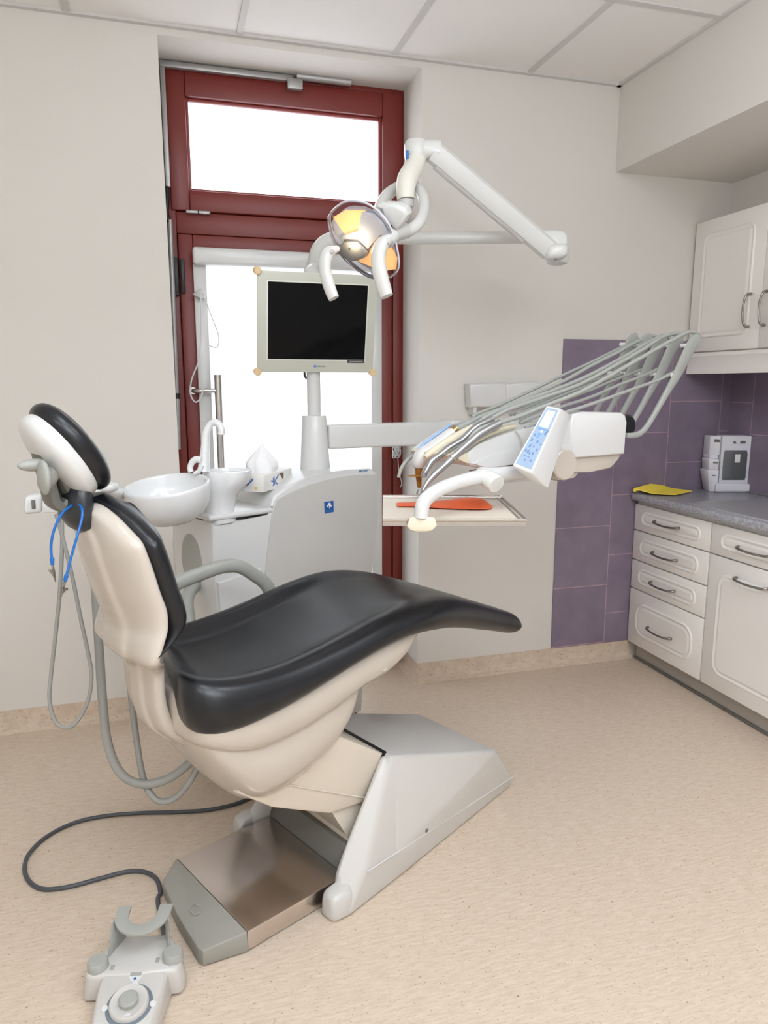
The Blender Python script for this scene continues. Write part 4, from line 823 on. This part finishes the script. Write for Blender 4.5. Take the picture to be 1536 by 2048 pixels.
# whip arms
bm = NB(); disc(bm, E_(1258, 852, .02), en, .036, .24, 30, .006); obj('pivot', bm, 'black', du)
wpx = [(1254, 871), (1266, 871), (1280, 868), (1293, 857), (1310, 831), (1327, 801), (1341, 777), (1356, 750), (1370, 722), (1381, 699), (1390, 684), (1401, 678)]
ww = [.008, .009, .009, .009, .009, .0105, .013, .018, .0215, .023, .024, .020]
WO = [.0, .066, .128, .188, .245]
for i, o in enumerate(WO):
    dz = 0.006*i
    P = [E_(x, y, 0)+en*(o+.005) for x, y in wpx]
    P = [p+UZ*(.004*i*(j/11)) - ee*(.004*i*(j/11)) for j, p in enumerate(P)]
    bm = NB(); tube(bm, P, [.007]*5+[.006]*7, 12, 4, r2=[w for w in ww], upv=None) if 0 else None
    # flat blade: wide in the plane of the swing, thin across
    Pc = cat(P, 4); N = len(Pc); R = lerps(ww, N); rings = []
    for j in range(N):
        T = (Pc[min(j+1, N-1)]-Pc[max(j-1, 0)]).normalized(); s = T.cross(en).normalized(); th = .0075 if j < N*.5 else .0065
        rings.append([Pc[j]+s*(R[j]*math.copysign(abs(math.cos(a))**.7, math.cos(a)))+en*(th*math.copysign(abs(math.sin(a))**.7, math.sin(a))) for a in [2*math.pi*q/14 for q in range(14)]])
    loft(bm, rings); w_ = obj('whip_arm', bm, 'whip', du)
    bm = NB(); tube(bm, [P[6]+en*.016, P[8]+en*.02, P[10]+en*.016-ee*.006, P[11]+en*.012], [.004, .007, .008, .006], 10, 3); obj('hose_clip', bm, 'dgrey', w_)
    bm = NB(); disc(bm, P[10]-ee*.035-UZ*.012, en, .007, .02, 14); obj('guide_roller', bm, 'white', w_)
    bm = NB(); disc(bm, P[7]-ee*.022, en, .006, .02, 14); obj('guide_roller', bm, 'white', w_)
    # return hose from the whip into the head
    rp = [[(1359, 738), (1318, 759), (1261, 780), (1180, 809), (1110, 832), (1050, 856)], [(1326, 733), (1290, 750), (1245, 767), (1180, 795), (1110, 818), (1040, 846)], [(1300, 734), (1260, 748), (1220, 764), (1180, 781), (1110, 806), (1040, 838)], [(1278, 735), (1229, 754), (1180, 770), (1110, 797), (1030, 832)], [(1245, 740), (1200, 757), (1150, 776), (1090, 800), (1020, 830)]][i]
    bm = NB(); tube(bm, [E_(x, y, o+.012) for x, y in rp], .0052, 10, 5); obj('return_hose', bm, 'whip', w_)
# control panel
kp = [D(1024.5, 931, 1.90), D(1065, 947, 1.92), D(1123, 817, 2.0), D(1093, 811, 1.98)]
vb_ = D(1096, 977, 1.965)-kp[1]
bm = NB(); hexa(bm, [kp[0]+vb_, kp[1]+vb_, D(1144, 831, 2.06), kp[3]+(D(1144, 831, 2.06)-kp[2])]+kp, .003, 2); cp = obj('control_panel', bm, 'white', du)
pnx = (kp[1]-kp[0]).normalized(); pny = (kp[3]-kp[0]).normalized(); pnz = pnx.cross(pny).normalized()
if pnz.dot(C0-kp[0]) < 0: pnz = -pnz
def KP(u, v, h=0):
    a = kp[0]*(1-u)+kp[1]*u; b = kp[3]*(1-u)+kp[2]*u; return a*(1-v)+b*v+pnz*h
def kq(q, h=.0006): return [KP(u, v, h) for u, v in q]
def kr(u0, u1, v0, v1): return [(u0, v0), (u1, v0), (u1, v1), (u0, v1)]
bm = NB(); prism(bm, kq(kr(.09, .86, .045, .965)), -pnz*.002); fo = obj('keypad_foil', bm, 'ltblue', cp, 'light blue keypad')
bm = NB(); prism(bm, kq(kr(.2, .72, .66, .93), .0012), -pnz*.001); obj('display', bm, 'lcd', fo)
bm = NB()
prism(bm, kq(kr(.22, .66, .62, .65), .0012), -pnz*.001)
for u0, u1, v0, v1 in ((.38, .54, .50, .575),): prism(bm, kq(kr(u0, u1, v0, v1), .0012), -pnz*.001)
obj('key_block', bm, mat('key_blue', (120, 164, 212), .4), fo)
bm = NB()
for u, v in ((.2, .5), (.18, .42), (.24, .33), (.16, .25), (.3, .24), (.42, .23), (.56, .24), (.36, .12), (.62, .13), (.66, .3), (.72, .4), (.7, .56), (.74, .6), (.44, .34), (.5, .42)):
    w = .025+.02*((u*37+v*91) % 1); prism(bm, kq(kr(u, u+w*2, v, v+w), .0012), -pnz*.001)
prism(bm, kq(kr(.14, .56, .19, .195), .0012), -pnz*.001)
obj('key_symbol', bm, mat('key_ink', (110, 140, 185), .4), fo)
# lower grip and tray arm
bm = NB(); prism(bm, [E_(x, y, .03) for x, y in ((955, 944), (1040, 928), (1110, 915), (1110, 955), (1060, 962), (1010, 966), (985, 966))], en*.05, .006, 2); obj('bracket_arm', bm, 'dgrey', du); bpy.data.objects['bracket_arm'].data.materials[0] = M['panel']
g0, g1 = D(966, 950, 1.93), D(997, 972, 1.885)
gz = (g1-g0).normalized(); gy = (UZ-gz*UZ.dot(gz)).normalized(); gx = gy.cross(gz)
bm = NB(); lathe(bm, [(.006, -.022), (.018, -.016), (.0255, 0), (.027, .03), (.0268, .052), (.024, .058), (.001, .059)], g0, gz, 30, sx=1.0, sy=.92, fr=(gx, gy, gz)); obj('grip', bm, 'lampw', du)
ty = 1.80
bm = NB(); tube(bm, [D(1090, 938, 2.05), D(1030, 946, 2.0), D(975, 951, 1.93), D(925, 962, 1.87), D(888, 975, 1.83), D(862, 990, 1.80), D(846, 1008, 1.775), D(842, 1036, 1.775)], [.02, .02, .02, .018, .0175, .0175, .0175, .0175], 18, 6, power=.9); obj('tray_arm', bm, 'white', du)
# tray (lifts out of its holder)
zt = D(900, 1040, ty).z
tr = thing('instrument_tray', 'steel tray with beige lining held below the delivery unit', 'tray', D(840, 1055, 1.8))
n0_, n1_ = D(765, 1040, ty), D(1051, 1040, ty); zt = (n0_.z+n1_.z)/2
nl = V((n0_.x, n0_.y, zt)); nr_ = V((n1_.x, n1_.y, zt)); fl_ = at(765, 991, Z=zt); fr_ = at(1011, 991, Z=zt)
fl_ = nl+FH*.36; fr_ = nr_+FH*.36
bm = NB(); hexa(bm, [nl-UZ*.006, nr_-UZ*.006, fr_-UZ*.006, fl_-UZ*.006, nl-UZ*.002, nr_-UZ*.002, fr_-UZ*.002, fl_-UZ*.002], .001, 1); obj('lining', bm, 'trayin', tr)
bm = NB()
for a, b in ((nl, nr_), (nr_, fr_), (fr_, fl_)): tube(bm, [a, b], .0035, 8, 1, power=.6)
tube(bm, [nr_-RH*.012+FH*.01, fr_-RH*.012-FH*.01], .002, 8, 1)
hexa(bm, [nl-UZ*.015, nr_-UZ*.015, nr_-UZ*.015+FH*.004, nl-UZ*.015+FH*.004, nl, nr_, nr_+FH*.004, nl+FH*.004], 0)
hexa(bm, [fl_-UZ*.002, fr_-UZ*.002, fr_-UZ*.002+FH*.004, fl_-UZ*.002+FH*.004, fl_+UZ*.008, fr_+UZ*.008, fr_+UZ*.008+FH*.004, fl_+UZ*.008+FH*.004], 0)
obj('steel_edge', bm, 'steel', tr)
bm = NB(); hull(bm, [D(819, 1034, ty-.035), D(869, 1034, ty-.035), D(813, 1053, ty-.035), D(875, 1051, ty-.035), D(822, 1062, ty-.035), D(864, 1062, ty-.035), D(826, 1033, ty+.02), D(860, 1033, ty+.02), D(818, 1055, ty+.03), D(870, 1055, ty+.03), D(844, 1066, ty-.03)], .008, 3); obj('tray_clamp', bm, 'ivory', tr)
# orange tool lying on the tray
zo = zt+.001
oq = [(791, 1006), (826, 1006), (870, 1003), (900, 999), (930, 994), (955, 994), (966, 999), (975, 1008), (986, 1014), (985, 1018), (965, 1020), (930, 1019), (890, 1018), (856, 1016), (826, 1013), (793, 1014)]
bm = NB(); up_, lo_ = oq[:8], oq[8:][::-1]; rows = []
for i in range(8):
    a, b = at(*up_[i], Z=zo), at(*lo_[i], Z=zo); h = [0, .0, .002, .006, .013, .014, .008, 0][i]
    a = at(up_[i][0], up_[i][1]+h*500, Z=zo); rows.append([a*(1-u)+b*u+UZ*(.003+h*math.sin(math.pi*min(1, u+.12))) for u in (0, .2, .4, .6, .8, 1)])
vt = [[bm.verts.new(p) for p in r] for r in rows]; vb = [[bm.verts.new(p-UZ*.003) for p in r] for r in rows]
for i in range(7):
    for j in range(5):
        bm.faces.new((vt[i][j], vt[i+1][j], vt[i+1][j+1], vt[i][j+1])); bm.faces.new((vb[i][j], vb[i][j+1], vb[i+1][j+1], vb[i+1][j]))
    for j in (0, 5): bm.faces.new((vt[i][j], vb[i][j], vb[i+1][j], vt[i+1][j]))
for j in range(5):
    for i in (0, 7): bm.faces.new((vt[i][j], vt[i][j+1], vb[i][j+1], vb[i][j]))
og = obj('plastic_pouch', bm, 'orange', label='flat orange pouch with narrow tail lying on the steel tray', cat='pouch', smooth=80)
md = og.modifiers.new('s', 'SUBSURF'); md.levels = 1; md.render_levels = 2
# ---------------------------------------------------------------- instruments with their hoses
HPX = {0: [(1402, 674), (1393, 666), (1375, 665), (1343, 681), (1278, 718), (1180, 774), (1142, 792), (1090, 812), (1030, 836)],
       1: [(1366, 674), (1356, 667), (1326, 674), (1278, 704), (1180, 759), (1128, 781), (1070, 801), (1020, 818), (985, 836)],
       2: [(1340, 678), (1330, 672), (1300, 683), (1255, 710), (1180, 750), (1120, 776), (1060, 798), (1010, 816), (975, 832)],
       3: [(1318, 676), (1304, 672), (1275, 683), (1235, 705), (1180, 733), (1128, 762), (1066, 790), (1006, 816), (960, 834)],
       4: [(1290, 682), (1281, 678), (1245, 694), (1210, 711), (1180, 726), (1123, 752), (1060, 782), (1001, 809), (950, 830)]}
def hose_up(o, tail, mid=()):
    return [E_(x, y, o+.005) for x, y in HPX[WO.index(o)]]+[E_(x, y, o+.005) for x, y in mid]+[tail]
def instr(name, label, o, base):
    return thing(name, label, 'dental instrument', base, 'instruments resting in the delivery unit')
# nearest turbine
o = WO[0]; it = instr('turbine_handpiece', 'silver handpiece nearest the camera, lowest head over the tray', o, E_(845, 985, o))
bm = NB(); tube(bm, [E_(1000, 846, o), E_(960, 868, o), E_(940, 884, o), E_(915, 906, o), E_(890, 930, o), E_(870, 948, o), E_(855, 965, o), E_(845, 982, o)], [.011, .0125, .0115, .0105, .0095, .0088, .007, .006], 14, 5); obj('sleeve', bm, 'chrome', it)
bm = NB(); disc(bm, E_(841, 982, o)-ee*.0+UZ*.004, -UZ*.9-ee*.3, .0085, .016, 18, .002); obj('head', bm, 'chrome', it)
bm = NB(); tube(bm, [E_(909, 911, o), E_(902, 917, o)], .0115, 14, 1); obj('collar', bm, 'steel', it)
bm = NB(); tube(bm, hose_up(o, E_(935, 886, o), ((960, 858),)), .0064, 10, 4); obj('hose', bm, 'whip', it)
o = WO[1]; it = instr('contra_angle', 'silver angled handpiece behind the nearest one, head beside amber shield', o, E_(845, 950, o))
bm = NB(); tube(bm, [E_(985, 838, o), E_(950, 856, o), E_(925, 880, o), E_(900, 895, o), E_(880, 910, o), E_(864, 922, o), E_(856, 935, o), E_(850, 946, o)], [.010, .0105, .0105, .0105, .010, .009, .008, .007], 14, 5); obj('sleeve', bm, 'chrome', it)
bm = NB(); disc(bm, E_(848, 944, o), -UZ, .0085, .014, 16, .002); obj('head', bm, 'chrome', it)
bm = NB(); tube(bm, hose_up(o, E_(935, 868, o), ((962, 845),)), .0064, 10, 4); obj('hose', bm, 'whip', it)
o = WO[2]; it = instr('scaler', 'cream handpiece in the middle of the rest', o, E_(850, 915, o))
bm = NB(); tube(bm, [E_(945, 855, o), E_(915, 872, o), E_(885, 890, o), E_(862, 906, o), E_(850, 915, o)], [.010, .0125, .0125, .0115, .007], 14, 5); obj('sleeve', bm, 'ivory', it)
bm = NB(); tube(bm, hose_up(o, E_(940, 858, o), ((962, 842),)), .0064, 10, 4); obj('hose', bm, 'whip', it)
o = WO[3]; it = instr('curing_light', 'white curing light with amber eye shield and brass ring', o, E_(842, 960, o-.02))
bm = NB(); tube(bm, [E_(905, 866, o), E_(885, 882, o), E_(862, 900, o), E_(845, 912, o), E_(838, 925, o), E_(837, 936, o)], [.019, .021, .023, .024, .021, .014], 18, 5, power=.85); obj('body', bm, 'white', it)
bm = NB(); tube(bm, [E_(912, 859, o), E_(902, 867, o)], [.0165, .018], 16, 1); obj('brass_ring', bm, 'brass', it)
bm = NB(); tube(bm, [E_(838, 934, o), E_(837, 945, o), E_(838, 962, o), E_(839, 975, o)], [.0125, .010, .008, .006], 14, 3); obj('light_guide', bm, 'amber', it)
bm = NB(); blob(bm, E_(833, 951, o-.02), (ee*.03, en*.02, UZ*.0022), 8, 20); obj('eye_shield', bm, 'amber', it)
bm = NB(); tube(bm, [E_(940, 844, o), E_(905, 864, o)], [.009, .012], 12, 1); tube(bm, hose_up(o, E_(912, 859, o), ((945, 842),)), .0064, 10, 4); obj('hose', bm, 'whip', it)
o = WO[4]; it = instr('air_water_syringe', 'white and blue syringe with curved nozzle, farthest from the camera', o, E_(797, 955, o))
bm = NB(); tube(bm, [E_(903, 852, o), E_(880, 868, o), E_(855, 886, o), E_(835, 901, o), E_(826, 908, o)], [.009, .0115, .013, .014, .011], 14, 5, power=.85); obj('grip', bm, 'white', it)
bm = NB(); tube(bm, [E_(902, 849, o-.012), E_(875, 868, o-.014), E_(850, 886, o-.015), E_(833, 900, o-.014)], [.004, .0055, .0055, .004], 10, 3); obj('blue_stripe', bm, mat('strip_blue', (150, 178, 214), .35), it)
bm = NB(); tube(bm, [E_(828, 908, o), E_(821, 915, o), E_(811, 924, o), E_(802, 938, o), E_(797, 955, o)], [.008, .0065, .006, .0055, .005], 12, 5); obj('nozzle', bm, 'grey', it)
bm = NB(); tube(bm, hose_up(o, E_(905, 852, o), ((945, 838),)), .0052, 10, 4); obj('hose', bm, 'whip', it)
# ================================================================== LIGHT
def area(name, loc, rot, sx, sy, e, col=(1, 1, 1)):
    l = bpy.data.lights.new(name, 'AREA'); l.shape = 'RECTANGLE'; l.size = sx; l.size_y = sy; l.energy = e; l.color = col
    o = bpy.data.objects.new(name, l); COL.objects.link(o); o.location = loc; o.rotation_euler = rot; return o
K = .8
for lx_, ly_, e_ in ((1.24, .9, 10), (.015, .9, 9), (1.24, -.95, 15), (.015, -.95, 15), (-1.2, -.35, 14)):
    area('ceiling_lamp', (lx_, ly_, HC-.02), (0, 0, 0), .58, .58, e_*K, (.88, .965, 1.06))
area('added_fill_up', (.5, -.5, 1.75), (math.pi, 0, 0), .5, .5, 112*K, (.87, .965, 1.07))  # added unseen fill light behind the camera, aimed up to brighten the ceiling
w = bpy.data.worlds.new('daylight'); S.world = w; w.use_nodes = True
bg = w.node_tree.nodes['Background']; bg.inputs[0].default_value = (.93, .965, 1, 1); bg.inputs[1].default_value = 3.2
S.view_settings.view_transform = 'Standard'; S.view_settings.look = 'None'; S.view_settings.gamma = 1
S.view_settings.use_curve_mapping = False; S.view_settings.exposure = .17
S.cycles.max_bounces = 10; S.cycles.diffuse_bounces = 6; S.cycles.transparent_max_bounces = 16; S.cycles.caustics_reflective = False; S.cycles.caustics_refractive = False
S.cycles.sample_clamp_indirect = 6
